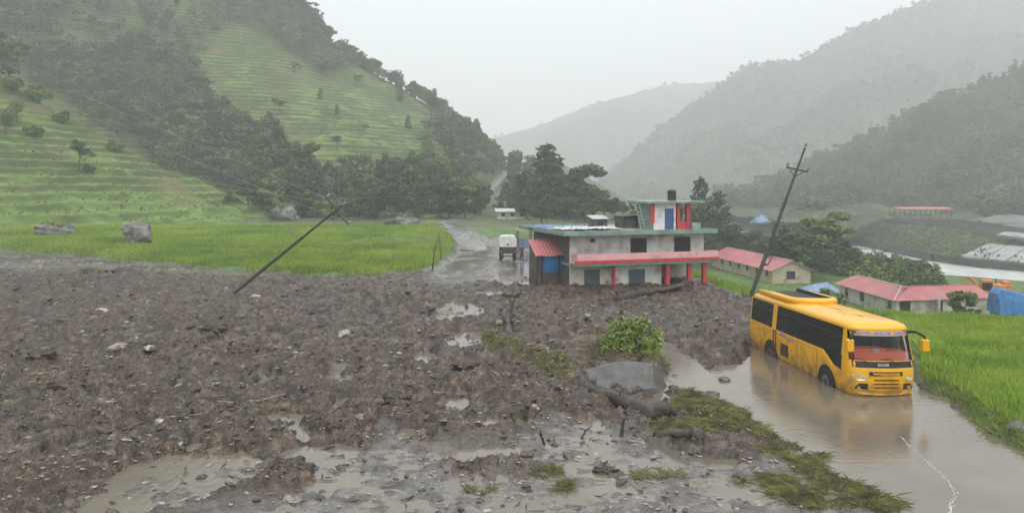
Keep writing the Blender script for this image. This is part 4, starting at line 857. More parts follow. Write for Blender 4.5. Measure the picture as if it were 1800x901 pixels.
for nm, G, n_, lb in (('embankment_scrub', E, 1500, 'rough weeds on the embankment across the river'), ('platform_scrub', E2, 1500, 'low scrub on the ground round the pink roofed pavilion')):
    a_ = rsE.randint(0, 20, n_); b_ = rsE.randint(0, 59, n_); f_ = rsE.rand(n_)[:, None]; Pq = G[a_, b_]*(1-f_)+G[a_, b_+1]*f_; Pq[:, :2] += rsE.normal(size=(n_, 2))*.8
    Vl, Fl = leafcloud(rsE, 10, [((0, 0, .2), (.9, .7, .35))], .34); sc_ = (.4+1.3*rsE.rand(n_)**2)*(1 if nm[0] == 'e' else .6)
    tag(put(nm, mesh_arr(nm, (Vl[None]*sc_[:, None, None]+Pq[:, None, :]).reshape(-1, 3), (Fl[None]+(np.arange(n_)*len(Vl))[:, None, None]).reshape(-1, 4), False), LEAF_MD), lb, kind='stuff')
APR = M('pale_concrete_apron', (.36, .36, .35), (.25, .25, .245), scale=.5, rough=.6, stretch=(1, .3, 1), dirt=(.17, .17, .165), dscale=.4)
ap = thing('concrete_apron', 'pale sloping concrete apron above the river wall', 'apron', (0, 0, 0))
L0, L1_, U0, U1 = PD(1690, 453, 166), PD(1960, 484, 142), PD(1738, 432, 180), PD(1960, 450, 165)
for i in range(6):
    f0, f1 = i/6, (i+1)/6-.012
    qd = [tuple(L0[j]+(L1_[j]-L0[j])*f0 for j in range(3)), tuple(L0[j]+(L1_[j]-L0[j])*f1 for j in range(3)), tuple(U0[j]+(U1[j]-U0[j])*f1 for j in range(3)), tuple(U0[j]+(U1[j]-U0[j])*f0 for j in range(3))]
    MB().slab([(p[0], p[1], p[2]+.55) for p in qd], .5).build('slab', APR, ap)
sl2 = [PD(1752, 414, 190), PD(1960, 440, 178), PD(1960, 428, 184), PD(1768, 409, 194)]
tag(MB().slab([(p[0], p[1], p[2]+.4) for p in sl2], .6).build('concrete_ledge', APR), 'short pale concrete ledge in front of the dark retaining wall', 'ledge')
pv0 = PD(1582, 384, 226); pav = thing('pavilion', 'open shed with flat pink roof on thin posts across the river', 'pavilion', (pv0[0], pv0[1], pv0[2]-.3), R(-3))
Wp = 88/F*226; corr(-.3, -.5, 3.3, Wp+.3, 3.8, 3.75, 22, .03).build('roof', TINP, pav); B(-.3, Wp+.3, -.53, -.505, 3.0, 3.33).build('fascia', TINP, pav)
for i in range(6):
    for y in (0, 3.4): B(Wp*i/5-.1, Wp*i/5+.1, y-.1, y+.1, -.3, 3.3).build('post', STEEL, pav)
B(.1, Wp-.1, 3.1, 3.2, -.3, 1.3).build('back_wall', CONC, pav); B(Wp*.45, Wp*.62, 1, 2, -.3, 1.6).build('stored_box', DKW, pav)
hp = PD(1770, 385, 235); heap('gravel_pile', 'grey gravel pile behind the retaining wall', 'gravel pile', M('grey_gravel', (.2, .195, .185), (.13, .125, .12), scale=3, rough=.9, bump=.6), (hp[0], hp[1], hp[2]-2.4), 16, 8, 3.6, 7, 24, 9)
bt = PD(1337, 388, 250); heap('tarpaulin_shelter', 'distant blue tarpaulin shelter by the river bend', 'shelter', TARPL, (bt[0], bt[1], bt[2]-.8), 3.2, 2.5, 2.8, 5)
# ------------------------------------------------------------------ the yellow bus
YEL = M('muddy_yellow_paint', (.78, .40, .012), (.70, .34, .010), scale=1.5, rough=.28, coat=.3)
def bus_paint():
    m, t, p, N, L = nodes('bus_yellow_paint'); p.inputs['Roughness'].default_value = .3; p.inputs['Coat Weight'].default_value = .3
    tc = N('ShaderNodeTexCoord'); n = N('ShaderNodeTexNoise'); n.inputs['Scale'].default_value = 2.6; n.inputs['Detail'].default_value = 9; L(tc.outputs['Object'], n.inputs['Vector'])
    sx = N('ShaderNodeSeparateXYZ'); L(tc.outputs['Object'], sx.inputs[0])
    mr = N('ShaderNodeMapRange'); L(sx.outputs[2], mr.inputs[0]); mr.inputs[1].default_value = .3; mr.inputs[2].default_value = 1.7; mr.inputs[3].default_value = .22; mr.inputs[4].default_value = -.12   # mud splashed up from the wheels
    ad = N('ShaderNodeMath'); L(n.outputs[0], ad.inputs[0]); L(mr.outputs[0], ad.inputs[1])
    r = N('ShaderNodeValToRGB'); r.color_ramp.elements[0].position = .5; r.color_ramp.elements[1].position = .85; L(ad.outputs[0], r.inputs[0])
    x = N('ShaderNodeMix'); x.data_type = 'RGBA'; L(r.outputs[0], x.inputs[0]); x.inputs[6].default_value = (.82, .41, .010, 1); x.inputs[7].default_value = (.30, .17, .05, 1); L(x.outputs[2], p.inputs['Base Color'])
    m2 = N('ShaderNodeMapRange'); L(r.outputs[0], m2.inputs[0]); m2.inputs[3].default_value = .28; m2.inputs[4].default_value = .7; L(m2.outputs[0], p.inputs['Roughness'])
    return m
BUSP = bus_paint()
TINT = M('tinted_bus_glass', (.016, .024, .024), (.010, .015, .015), scale=1.5, rough=.06)
RUB = M('black_rubber', (.012, .012, .012), (.03, .027, .024), scale=6, rough=.7)
CHR = M('lamp_glass', (.75, .76, .78), (.5, .52, .55), scale=6, rough=.12, metal=.4)
REDC = M('red_dashboard_cloth', (.85, .17, .11), (.72, .12, .08), scale=5, rough=.8, stretch=(1, 1, 6))
LILAC = M('pale_lilac_board', (.34, .31, .48), (.22, .19, .42), scale=14, rough=.4, stretch=(1, 1, .3), detail=2)
SEATM = M('grey_green_seats', (.06, .075, .07), rough=.8)
def clear_glass():
    m = bpy.data.materials.new('windscreen_glass'); m.use_nodes = True; t = m.node_tree; t.nodes.clear(); N = t.nodes.new; L = t.links.new
    fr = N('ShaderNodeFresnel'); fr.inputs[0].default_value = 1.3; tr = N('ShaderNodeBsdfTransparent'); tr.inputs[0].default_value = (.92, .95, .94, 1); gl = N('ShaderNodeBsdfGlossy'); gl.inputs['Roughness'].default_value = .03
    mx = N('ShaderNodeMixShader'); L(fr.outputs[0], mx.inputs[0]); L(tr.outputs[0], mx.inputs[1]); L(gl.outputs[0], mx.inputs[2]); o = N('ShaderNodeOutputMaterial'); L(mx.outputs[0], o.inputs[0]); return m
CLR = clear_glass()
def text_part(s, size, mat, parent, loc, rot, name='lettering'):
    c = bpy.data.curves.new('t', 'FONT'); c.body = s; c.size = size; c.extrude = .004; c.align_x = 'CENTER'; c.align_y = 'CENTER'
    t = bpy.data.objects.new('t', c); COL.objects.link(t); bpy.context.view_layer.update()
    me = bpy.data.meshes.new_from_object(t.evaluated_get(bpy.context.evaluated_depsgraph_get())); bpy.data.objects.remove(t)
    me.materials.clear(); o = put(name, me, mat, parent, loc); o.rotation_euler = rot; return o
BH = math.atan2(-.996, .09)-math.pi/2
bus = thing('yellow_bus', 'mud splashed yellow bus stranded in the flooded road', 'bus', (13.05, 31.25, -.38), BH)
bus.rotation_euler = (R(.4), R(-1.2), BH); bus.scale = (1.02, 1.07, 1.0)
def ring(z, hw_, yf, yr, rf=.38, rr=.2, bulge=.1):
    pts = []
    def arc(cx, cy, r, a0, a1, n=6):
        for i in range(n): a = R(a0+(a1-a0)*i/(n-1)); pts.append((cx+r*math.cos(a), cy+r*math.sin(a), z))
    arc(hw_-rf, yf-rf, rf, 0, 90); pts.append((hw_*.35, yf+bulge*.85, z)); pts.append((0, yf+bulge, z)); pts.append((-hw_*.35, yf+bulge*.85, z)); arc(-(hw_-rf), yf-rf, rf, 90, 180)
    arc(-(hw_-rr), yr+rr, rr, 180, 270); arc(hw_-rr, yr+rr, rr, 270, 360)
    return pts
lowr = [ring(z, h, f, r_) for z, h, f, r_ in ((.32, 1.14, 4.16, -4.1), (.42, 1.2, 4.22, -4.16), (.8, 1.245, 4.26, -4.2), (1.25, 1.25, 4.25, -4.2), (1.5, 1.245, 4.20, -4.2), (1.6, 1.235, 4.16, -4.18))]
MB().loft(lowr, cap=False).build('body', BUSP, bus, True)
MB().add(lowr[0], [tuple(range(len(lowr[0])-1, -1, -1))]).build('underside', RUB, bus)
roofr = [ring(z, h, f, r_, .36) for z, h, f, r_ in ((2.62, 1.155, 3.98, -4.08), (2.72, 1.15, 3.98, -4.07), (2.82, 1.10, 3.9, -4.0), (2.90, .98, 3.7, -3.85), (2.945, .72, 3.35, -3.55), (2.96, .3, 2.8, -3.1))]
MB().loft(roofr).build('roof', BUSP, bus, True)
MB().add(ring(1.3, 1.2, 4.0, -4.1), [tuple(range(27))]).build('floor', RUB, bus)
def sidex(z, s): return s*(1.235-.08*(z-1.6)/1.05)
def side_panel(name, mat, y0, y1, z0, z1, s, off=.0, par=None, y0t=None, y1t=None):
    q = [(sidex(z0, s)+s*off, y0, z0), (sidex(z0, s)+s*off, y1, z0), (sidex(z1, s)+s*off, y1 if y1t is None else y1t, z1), (sidex(z1, s)+s*off, y0 if y0t is None else y0t, z1)]
    if s < 0: q.reverse()
    return MB().slab(q, .03).build(name, mat, par or bus)
for s in (1, -1):
    for a, b in ((-3.98, -1.85), (-1.5, .15), (.18, 1.8), (1.83, 3.55)): side_panel('side_window', TINT, a, b, 1.62, 2.66, s, .006)
    MB().tube([(sidex(2.38, s)+s*.012, -3.95, 2.38), (sidex(2.38, s)+s*.012, 3.5, 2.38)], .008, 4).build('window_rail', STEEL, bus)
    for yv in (-2.9, -.7, .95, 2.6): side_panel('window_divider', RUB, yv, yv+.03, 1.63, 2.65, s, .011)
    for yv in (-2.6, .4, 1.9): MB().box(s*1.249-.006, s*1.249+.006, yv, yv+.012, .5, 1.5).build('panel_seam', RUST, bus)
    side_panel('pillar', BUSP, -1.86, -1.49, 1.6, 2.68, s, .012); side_panel('rear_pillar', BUSP, -4.12, -3.96, 1.6, 2.68, s, -.02)
    side_panel('front_pillar', BUSP, 3.5, 4.0, 1.56, 2.66, s, .0, y0t=3.45, y1t=3.72)
    # the side glass dips towards the windscreen
    q = [(s*1.257, 2.35, 1.66), (s*1.257, 3.15, 1.2), (s*1.256, 3.6, 1.12), (s*1.25, 3.62, 1.66)]
    if s < 0: q.reverse()
    MB().slab(q, .03).build('quarter_window', TINT, bus)
    if s > 0:
        MB().tube([(s*1.262, -3.95, 1.62), (s*1.262, -1.9, 1.60), (s*1.262, 2.3, 1.56), (s*1.265, 3.1, 1.12)], .018, 5).build('window_trim', BUSP, bus)
        MB().box(1.244, 1.27, -1.72, -1.62, .5, 1.6).box(1.244, 1.268, -1.5, -1.42, .5, 1.6).build('door_seam', RUST, bus)
        lv = B(1.24, 1.262, -.98, -.35, .62, 1.12).build('engine_vent', RUB, bus)
        for i in range(6): B(1.262, 1.275, -.96, -.37, .65+i*.075, .69+i*.075).build('louvre', RUST, lv)
        for y0_, z_ in ((-1.15, 1.42), (-.35, 1.36)): B(1.25, 1.258, y0_, y0_+.5, z_, z_+.11).build('sticker', LILAC, bus)
    for wy in (2.6, -1.95):
        MB().disc((s*1.2, wy, .5), .57, .115, 'x', 24).build('wheel_arch', RUB, bus)
        wh = MB().disc((s*1.12, wy, .44), .43, .3, 'x', 24).build('wheel', RUB, bus); MB().disc((s*1.245, wy, .44), .24, .06, 'x', 18).build('rim', M('muddy_rim', (.16, .15, .14), (.1, .08, .06), scale=5, rough=.6), wh)
        MB().disc((s*1.285, wy, .44), .09, .05, 'x', 12).build('hub', STEEL, wh)
# front
def fpt(x, z):
    yf = np.interp(z, [.42, .8, 1.25, 1.5, 1.6, 2.62], [4.22, 4.26, 4.25, 4.2, 4.16, 3.98]); hw_ = np.interp(z, [.42, 1.25, 1.6, 2.62], [1.2, 1.25, 1.235, 1.155])
    a = abs(x)/hw_; b = .1*(1-.15*(a/.35)**2) if a < .35 else .085*(1-min(1, (a-.35)/(.65-.38/hw_+1e-6)*1.0)); b = max(0, b)
    e = max(0., abs(x)-(hw_-.38)); y = yf-.38+math.sqrt(max(0, .38**2-e*e))
    return float(y+b)
def front_panel(name, mat, outline, off, par=None, th=.03):
    fr_ = [(x, fpt(x, z)+off, z) for x, z in outline]; bk = [(x, y-th, z) for x, y, z in fr_]
    return MB().loft([fr_, bk]).build(name, mat, par or bus)
def strip(x0, x1, z0, z1, n=9): return [(x0+(x1-x0)*i/n, z0) for i in range(n+1)]+[(x1+(x0-x1)*i/n, z1) for i in range(n+1)]
def front_grid(name, mat, x0, x1, z0, z1, off, n=14, par=None):
    V, Fs = [], []
    for j in range(4):
        z = z0+(z1-z0)*j/3
        for i in range(n+1): x = x0+(x1-x0)*i/n; V.append((x, fpt(x, z)+off, z))
    for j in range(3):
        for i in range(n): a = j*(n+1)+i; Fs.append((a+1, a, a+n+1, a+n+2))
    b = len(V); V += [(x, y-.02, z) for x, y, z in V]; Fs += [tuple(reversed([b+i for i in f])) for f in Fs]
    return MB().add(V, Fs).build(name, mat, par or bus, True)
ws = front_grid('windscreen', CLR, -1.06, 1.06, 1.6, 2.62, -.01)
front_grid('windscreen_banner', REDC, -1.02, 1.02, 1.6, 1.90, -.035)['label'] = 'red cloth banner along the foot of the windscreen'; front_grid('windscreen_band', RUB, -1.14, 1.14, 1.36, 1.58, .012)
for x0, x1 in ((.42, 1.0), (-.32, .34), (-1.0, -.42)): front_grid('destination_board', LILAC, x0, x1, 2.49, 2.62, .012, 6)
front_grid('visor_strip', BUSP, -1.08, 1.08, 2.46, 2.67, .004)
for s in (1, -1): MB().tube([(s*1.09, fpt(s*1.09, 1.6)-.01, 1.58), (s*1.06, fpt(s*1.06, 2.1)-.01, 2.1), (s*1.03, fpt(s*1.03, 2.6)-.02, 2.62)], .035, 6).build('screen_frame', RUB, bus)
text_part('EICHER', .13, M('white_lettering', (.8, .8, .8), rough=.5), bus, (.12, fpt(.12, 1.45)+.03, 1.46), (R(90), 0, R(180)))
front_panel('upper_grille', RUB, strip(-.62, .62, 1.08, 1.22), .015); front_panel('grille_bar', BUSP, strip(-.5, .5, 1.125, 1.18), .03)
for i in range(3): front_panel('grille_slot', RUB, strip(-.46, .46, .64+i*.135, .675+i*.135), .015)
front_panel('bumper', BUSP, strip(-1.08, 1.08, .40, .54), .035)
for s in (1, -1):
    o = front_panel('headlight', CHR, [(s*.72, .92), (s*.98, .90), (s*1.13, 1.0), (s*1.15, 1.13), (s*.95, 1.12), (s*.74, 1.02)][::s], .02); o['label'] = 'pale wedge shaped headlight'
    front_panel('lamp_recess', RUB, [(s*.66, .58), (s*1.05, .58), (s*1.12, .76), (s*.95, .80), (s*.66, .80)][::s], .014)
    mi = MB().tube([(s*1.0, 3.98, 2.6), (s*1.15, 4.2, 2.64), (s*1.36, 4.36, 2.52), (s*1.4, 4.38, 2.36)], [.05, .05, .05, .06], 8).build('mirror', RUB, bus)
    MB().box(s*1.4-.12, s*1.4+.12, 4.3, 4.44, 1.94, 2.42, bv=.05).build('mirror_shell', BUSP, mi)
# inside
B(-1.06, 1.06, 3.2, 4.0, 1.31, 1.86).build('dashboard', REDC, bus, label='red cloth covered dashboard'); B(-.2, 1.04, 3.4, 3.95, 1.86, 1.96).build('dashboard_cloth', REDC, bus)
MB().disc((.62, 3.05, 1.95), .24, .04, 'y', 18).build('steering_wheel', RUB, bus)
for y in (2.3, 1.2, .2, -.8, -1.8, -2.8):
    for x in (-.85, -.4, .4, .85): MB().box(x-.2, x+.2, y-.05, y+.08, 1.4, 2.15, bv=.04).build('seat', SEATM, bus)
B(-1.1, 1.1, -4.05, -4.0, 1.6, 2.65).build('rear_window', TINT, bus); B(.1, .32, 4.0, 4.04, 1.86, 1.99).build('sticker', CHR, bus)
# roof carrier fairing
MB().tube([(.92, -3.7, 2.98), (.95, -2.2, 3.02), (.95, -.85, 3.02), (.82, -.5, 3.02), (.3, -.32, 3.03), (-.3, -.32, 3.03), (-.82, -.5, 3.02), (-.95, -.85, 3.02), (-.95, -2.2, 3.02), (-.92, -3.7, 2.98)], [.12]+[.145]*8+[.12], 12).build('roof_fairing', BUSP, bus, True, label='rolled yellow roof carrier rim')
MB().box(-.86, .86, -3.72, -.6, 2.95, 3.0).box(-.88, -.8, -3.7, -.75, 3.0, 3.14).build('carrier_bed', RUB, bus); B(-.35, .35, 1.7, 2.35, 2.93, 3.0, bv=.03).build('roof_hatch', BUSP, bus)
for s in (.55, -.45): MB().tube([(s, fpt(s, 1.5)+.03, 1.5), (s+.35, fpt(s+.3, 1.65)+.03, 1.68), (s+.6, fpt(s+.5, 1.62)+.03, 1.66)], .012, 5).build('wiper', RUB, bus)

# ------------------------------------------------------------------ other vehicles
CANV = M('white_canvas', (.68, .67, .62), (.5, .49, .45), scale=2.5, rough=.8, bump=.4)
DKP = M('dark_truck_paint', (.045, .05, .048), (.02, .022, .022), scale=3, rough=.5, dirt=(.10, .085, .065), dscale=2)
tc_ = P(893, 457, .12); tr = thing('canvas_truck', 'small dark truck with white canvas hood seen from behind on the muddy road', 'truck', (tc_[0], tc_[1], .12), R(2))
B(-.86, .86, 0, 2.8, .62, 1.35).build('cargo_bed', DKP, tr); B(-.8, .8, 2.85, 4.3, .5, 1.9, bv=.12).build('cab', DKP, tr); B(-.7, .7, -.06, -.003, .75, 1.3).build('tailgate', DKP, tr)
MB().loft([[(-.88, y, 1.35), (.88, y, 1.35), (.9, y, 2.1), (.72, y, 2.38), (.3, y, 2.44), (-.3, y, 2.44), (-.72, y, 2.38), (-.9, y, 2.1)] for y in (-.05, 1.4, 2.75)]).build('canvas_hood', CANV, tr)
B(-.12, .08, -.08, -.052, 1.5, 1.68).build('hood_flap', DKP, tr); B(-.4, .4, -.1, -.063, .5, .68).build('number_plate', TINW, tr); B(-.85, .85, -.1, 0, .38, .5).build('rear_bumper', STEEL, tr)
for s in (-1, 1):
    B(s*.72-.1, s*.72+.1, -.09, -.063, .82, .98).build('tail_light', REDP, tr); B(s*.66-.2, s*.66+.2, .05, .09, .12, .55).build('mud_flap', RUB, tr)
    for y in (.6, 3.4):
        wl = MB().disc((s*.72, y, .36), .38, .26, 'x', 18).build('wheel', RUB, tr); MB().disc((s*.86, y, .36), .2, .03, 'x', 14).build('rim', STEEL, wl)
q = PD(1760, 560, 74); zt = gb(q[0], q[1]); tt2 = thing('tarped_truck', 'lorry under a bright blue tarpaulin parked beyond the rice field', 'truck', (q[0], q[1], zt), R(-6))
hz2 = CH-(509-HZ)/F*74-zt
rings = []; rsT = np.random.RandomState(6)
for x in np.linspace(-.15, 7.5, 40):
    hh = hz2*float(np.interp(x, [-.15, .2, 1.1, 2.0, 3.0, 4.5, 7.5], [.88, 1.0, .96, .9, .78, .70, .66])); rg = []
    for t_ in np.linspace(0, 1, 26):
        y_ = 2.35*t_; zz_ = hz2*.42+(hh-hz2*.42)*min(1, (math.sin(math.pi*t_)*1.9))**.7
        fold = .10*float(fbm(np.array(x*1.6+t_*2.5), np.array(t_*5-x*.6), 3, 95))+.05*abs(math.sin(x*4+t_*6))
        rg.append((x+fold*.5, y_-.25*math.cos(math.pi*t_)*(.5+fold*3), zz_+fold))
    rings.append(rg)
MB().loft(rings).build('tarpaulin', TARP, tt2, label='bright blue tarpaulin roped over the load'); B(.1, 7.4, .1, 2.25, hz2*.3, hz2*.45).build('bed', DKP, tt2)
B(7.5, 9.2, .1, 2.25, .5, hz2*.75, bv=.12).build('cab', DKP, tt2)
WR = M('white_wheel_rim', (.7, .69, .66), rough=.5)
for x in (1.2, 3.35, 7.9):
    for y in (.15, 2.2):
        wl = MB().disc((x, y, .5 if x != 3.35 else hz2*.42), .52, .3, 'y', 20).build('wheel', RUB, tt2)
        MB().disc((x, y-.17 if y < 1 else y+.17, .5 if x != 3.35 else hz2*.42), .27, .03, 'y', 16).build('rim', WR, wl)
ORG = M('orange_machine_paint', (.72, .25, .02), (.55, .17, .015), scale=2, rough=.45, dirt=(.25, .12, .04), dscale=1.2)
q = PD(1742, 540, 92); ze = gb(q[0], q[1]); ex = thing('excavator', 'orange excavator behind the blue tarped lorry', 'excavator', (q[0], q[1], ze), R(-20))
he = CH-(488-HZ)/F*92-ze
for s in (-1, 1):
    MB().loft([[(x, s*1.0-.25, z), (x, s*1.0+.25, z)] for x, z in ()] or [[(-1.6, s*1-.25, .35), (-1.3, s*1-.25, 0), (1.3, s*1-.25, 0), (1.6, s*1-.25, .35), (1.3, s*1-.25, .75), (-1.3, s*1-.25, .75)], [(-1.6, s*1+.25, .35), (-1.3, s*1+.25, 0), (1.3, s*1+.25, 0), (1.6, s*1+.25, .35), (1.3, s*1+.25, .75), (-1.3, s*1+.25, .75)]]).build('track', RUB, ex)
B(-1.4, 1.6, -1.1, 1.1, .8, 1.1).build('turntable', DKP, ex); B(.1, 2.0, -1.1, 1.1, 1.1, he*.78, bv=.1).build('engine_housing', ORG, ex)
cbx = B(-1.3, .0, -1.1, -.1, 1.1, he*.95, bv=.08).build('cab', ORG, ex); B(-1.2, -.1, -1.115, -1.103, he*.55, he*.85).build('cab_window', TINT, cbx)
MB().tube([(-1.0, .4, 1.3), (-1.9, .4, he*.9), (-2.5, .4, he*1.0)], [.22, .2, .16], 8).build('boom', ORG, ex); MB().tube([(-2.5, .4, he*1.0), (-2.9, .4, he*.55)], [.15, .12], 8).build('stick_arm', ORG, ex)
MB().loft([[(-3.2, .0, he*.52), (-2.6, .0, he*.52), (-2.7, .0, he*.25), (-3.1, .0, he*.3)], [(-3.2, .85, he*.52), (-2.6, .85, he*.52), (-2.7, .85, he*.25), (-3.1, .85, he*.3)]]).build('bucket', RUST, ex)
MB().box(.5, .62, .2, .32, he*.78, he*.98).build('exhaust', RUST, ex); B(1.2, 1.9, -.9, .9, he*.78, he*.9, bv=.05).build('air_filter_cover', ORG, ex)

# ------------------------------------------------------------------ leaning power poles and wires
CER = M('brown_white_insulator', (.4, .38, .36), (.16, .1, .08), scale=6, rough=.25)
def insulator(par, p, up, k=1.):
    u = Vector(up).normalized(); p = Vector(p)
    MB().tube([p, p+u*.08*k, p+u*.1*k, p+u*.16*k, p+u*.18*k, p+u*.26*k], [.03*k, .03*k, .085*k, .05*k, .08*k, .03*k], 8).build('insulator', CER, par)
b0 = Vector(P(400, 523, .0)); b0.z = gz_at(b0.x, b0.y)-.3; tip = Vector(PD(601, 361, b0.y-1.0))
pl = thing('fallen_pole', 'power pole leaning steeply over the mud towards the rice paddy', 'power pole', b0)
ax_ = (tip-b0); Lp = ax_.length; an = ax_.normalized()
MB().tube([Vector(), ax_*.33, ax_*.33, ax_*.66, ax_*.66, ax_], [.13, .12, .105, .10, .08, .07], 10).build('shaft', STEEL, pl)
ca_ = Vector((1.45, -.3, -1.72)).normalized(); cc = ax_*.955
MB().tube([cc-ca_*1.15, cc+ca_*1.3], .075, 4).build('crossarm', STEEL, pl); MB().tube([cc+ca_*.5, ax_*.905], .03, 4).build('brace', STEEL, pl); MB().tube([cc-ca_*.5, ax_*.905], .03, 4).build('brace', STEEL, pl)
for t in (-1.1, 1.25): insulator(pl, cc+ca_*t, an, 1.3)
insulator(pl, ax_, an, 1.3)
b1 = Vector(PD(1316, 524, 50.5)); b1.z = gz_at(b1.x, b1.y)-.3; tip1 = Vector(PD(1415, 260, 50.5))
pr = thing('leaning_pole', 'tall dark power pole leaning above the bus roof', 'power pole', b1); ax1 = tip1-b1; an1 = ax1.normalized()
MB().tube([Vector(), ax1*.33, ax1*.33, ax1*.66, ax1*.66, ax1], [.14, .13, .115, .105, .085, .07], 10).build('shaft', STEEL, pr)
cr = Vector((1, .0, -.22)).normalized(); c1_ = ax1*.86
MB().tube([c1_-cr*.75, c1_+cr*.75], .055, 4).build('crossarm', STEEL, pr)
for s in (-1, 1): MB().tube([c1_+cr*.55*s, ax1*.81], .03, 4).build('brace', STEEL, pr); insulator(pr, c1_+cr*.72*s, an1, 1.4)
insulator(pr, ax1, an1, 1.4)
for k in (.42, .5, .55, .6, .64, .68): MB().tube([ax1*k-cr*.02, ax1*k+cr*.26*(1 if int(k*100) % 2 else -1)], .018, 5).build('step_bolt', STEEL, pr)
MB().tube([ax1*.24, ax1*.245+cr*.35, ax1*.29+cr*.42], .04, 5).build('clamp', STEEL, pr); MB().disc(ax1*.245+cr*.1, .2, .14, 'z', 10).build('collar', RUST, pr); MB().disc(ax1*.46, .17, .3, 'z', 10).build('collar', RUST, pr)
WIRE = M('slack_aluminium_wire', (.33, .33, .32), (.25, .25, .24), scale=3, rough=.5, metal=.4)
def wire(name, label, a, b, sag, r=.012, n=26, group='overhead wires to the steeply leaning pole'):
    a, b = Vector(a), Vector(b); pts = [a.lerp(b, i/n)+Vector((0, 0, -sag*4*(i/n)*(1-i/n))) for i in range(n+1)]
    return tag(MB().tube(pts, r, 4).build(name, WIRE), label, 'wire', group)
for k, t in enumerate((-.95, 1.1, 0)):
    a = b0+cc+ca_*t if t else tip; e = PD(-140+8*k, 28+26*k if k < 2 else 172, 150)
    wire('power_wire', 'slack wire running up from the steeply leaning pole over the terraced spur', a, e, .8+.6*k, .015)
for k, t in enumerate((-.95, .5)):
    a = b0+cc+ca_*t; e = PD(585+7*k, 120, 260); wire('loose_wire', 'pale loose wire hanging above the steeply leaning pole head', a, e, 6+3*k, .007, group='loose wires above the pole head')
for k in range(3):
    a = b0+cc+ca_*(-.9+.7*k); rw = random.Random(k); pts = [a+Vector((.35*math.sin(i*.9+k)+.02*i, .2*math.cos(i*.7+k*2), .32*i if i < 9 else .32*(17-i))) for i in range(15-2*k)]
    tag(MB().tube(pts, .011, 4).build('tangled_wire', WIRE), 'tangled loop of slack wire on the steeply leaning pole head', 'wire', 'tangled wires on the pole head')
a = b0+ax_*.72; tag(MB().tube([a, a+Vector((.25, .1, .9)), a+Vector((.5, .1, 2.1))], .012, 4).build('stay_wire', WIRE), 'short broken stay wire standing off the steeply leaning pole shaft', 'wire')

# ------------------------------------------------------------------ a person by the stall
pp = P(917, 459, .05); per = None
def person(loc, rz):
    J = {'pel': (0, 0, .93), 'che': (0, .02, 1.28), 'nek': (0, .02, 1.45), 'hd0': (0, 0, 1.53), 'hd1': (0, 0, 1.66)}
    E = [('pel', 'che'), ('che', 'nek'), ('nek', 'hd0'), ('hd0', 'hd1')]; rad = {'pel': .15, 'che': .17, 'nek': .06, 'hd0': .09, 'hd1': .085}
    for s, n in ((1, 'l'), (-1, 'r')):
        for k, p_, r_ in (('sh', (.19*s, .02, 1.4), .065), ('el', (.24*s, .04, 1.12), .05), ('wr', (.21*s, -.12, .92), .035), ('ha', (.2*s, -.17, .86), .04), ('fi', (.19*s, -.21, .78), .018), ('hi', (.1*s, 0, .88), .11), ('kn', (.11*s, -.03, .5), .07), ('an', (.12*s, .02, .1), .045), ('to', (.13*s, -.16, .04), .04)): J[k+n] = p_; rad[k+n] = r_
        E += [('che', 'sh'+n), ('sh'+n, 'el'+n), ('el'+n, 'wr'+n), ('wr'+n, 'ha'+n), ('ha'+n, 'fi'+n), ('pel', 'hi'+n), ('hi'+n, 'kn'+n), ('kn'+n, 'an'+n), ('an'+n, 'to'+n)]
    ks = list(J); me = bpy.data.meshes.new('body'); me.from_pydata([J[k] for k in ks], [(ks.index(a), ks.index(b)) for a, b in E], [])
    o = bpy.data.objects.new('body', me); COL.objects.link(o); sk = o.modifiers.new('s', 'SKIN'); sb = o.modifiers.new('u', 'SUBSURF'); sb.levels = sb.render_levels = 1
    for i, k in enumerate(ks): me.skin_vertices[0].data[i].radius = (rad[k],)*2
    me.skin_vertices[0].data[0].use_root = True; bpy.context.view_layer.update()
    m2 = bpy.data.meshes.new_from_object(o.evaluated_get(bpy.context.evaluated_depsgraph_get())); bpy.data.objects.remove(o)
    mats = [M('dark_trousers', (.02, .022, .035), rough=.9), M('maroon_jacket', (.12, .035, .06), (.08, .025, .045), scale=6, rough=.9), M('skin', (.30, .18, .12), rough=.6)]
    m2.materials.clear(); [m2.materials.append(q_) for q_ in mats]
    for p_ in m2.polygons: z = p_.center.z; p_.material_index = 2 if (z > 1.47 or (z < .93 and abs(p_.center.x) > .165 and p_.center.y < -.06)) else (1 if z > .92 else 0); p_.use_smooth = True
    t = thing('person', 'person in maroon jacket and dark trousers standing by the stall', 'person', loc, rz); put('body', m2, None, t)
    bm = bmesh.new(); bmesh.ops.create_icosphere(bm, subdivisions=2, radius=.105); [setattr(v.co, 'z', v.co.z*.95) for v in bm.verts]
    bmesh.ops.delete(bm, geom=[v for v in bm.verts if v.co.z < -.03 or (v.co.y < -.06 and v.co.z < .05)], context='VERTS'); h = bpy.data.meshes.new('hair'); bm.to_mesh(h); bm.free(); put('hair', h, RUB, t, (0, .012, 1.63)); return t
person((pp[0], pp[1], gz_at(pp[0], pp[1])-.02), R(20))
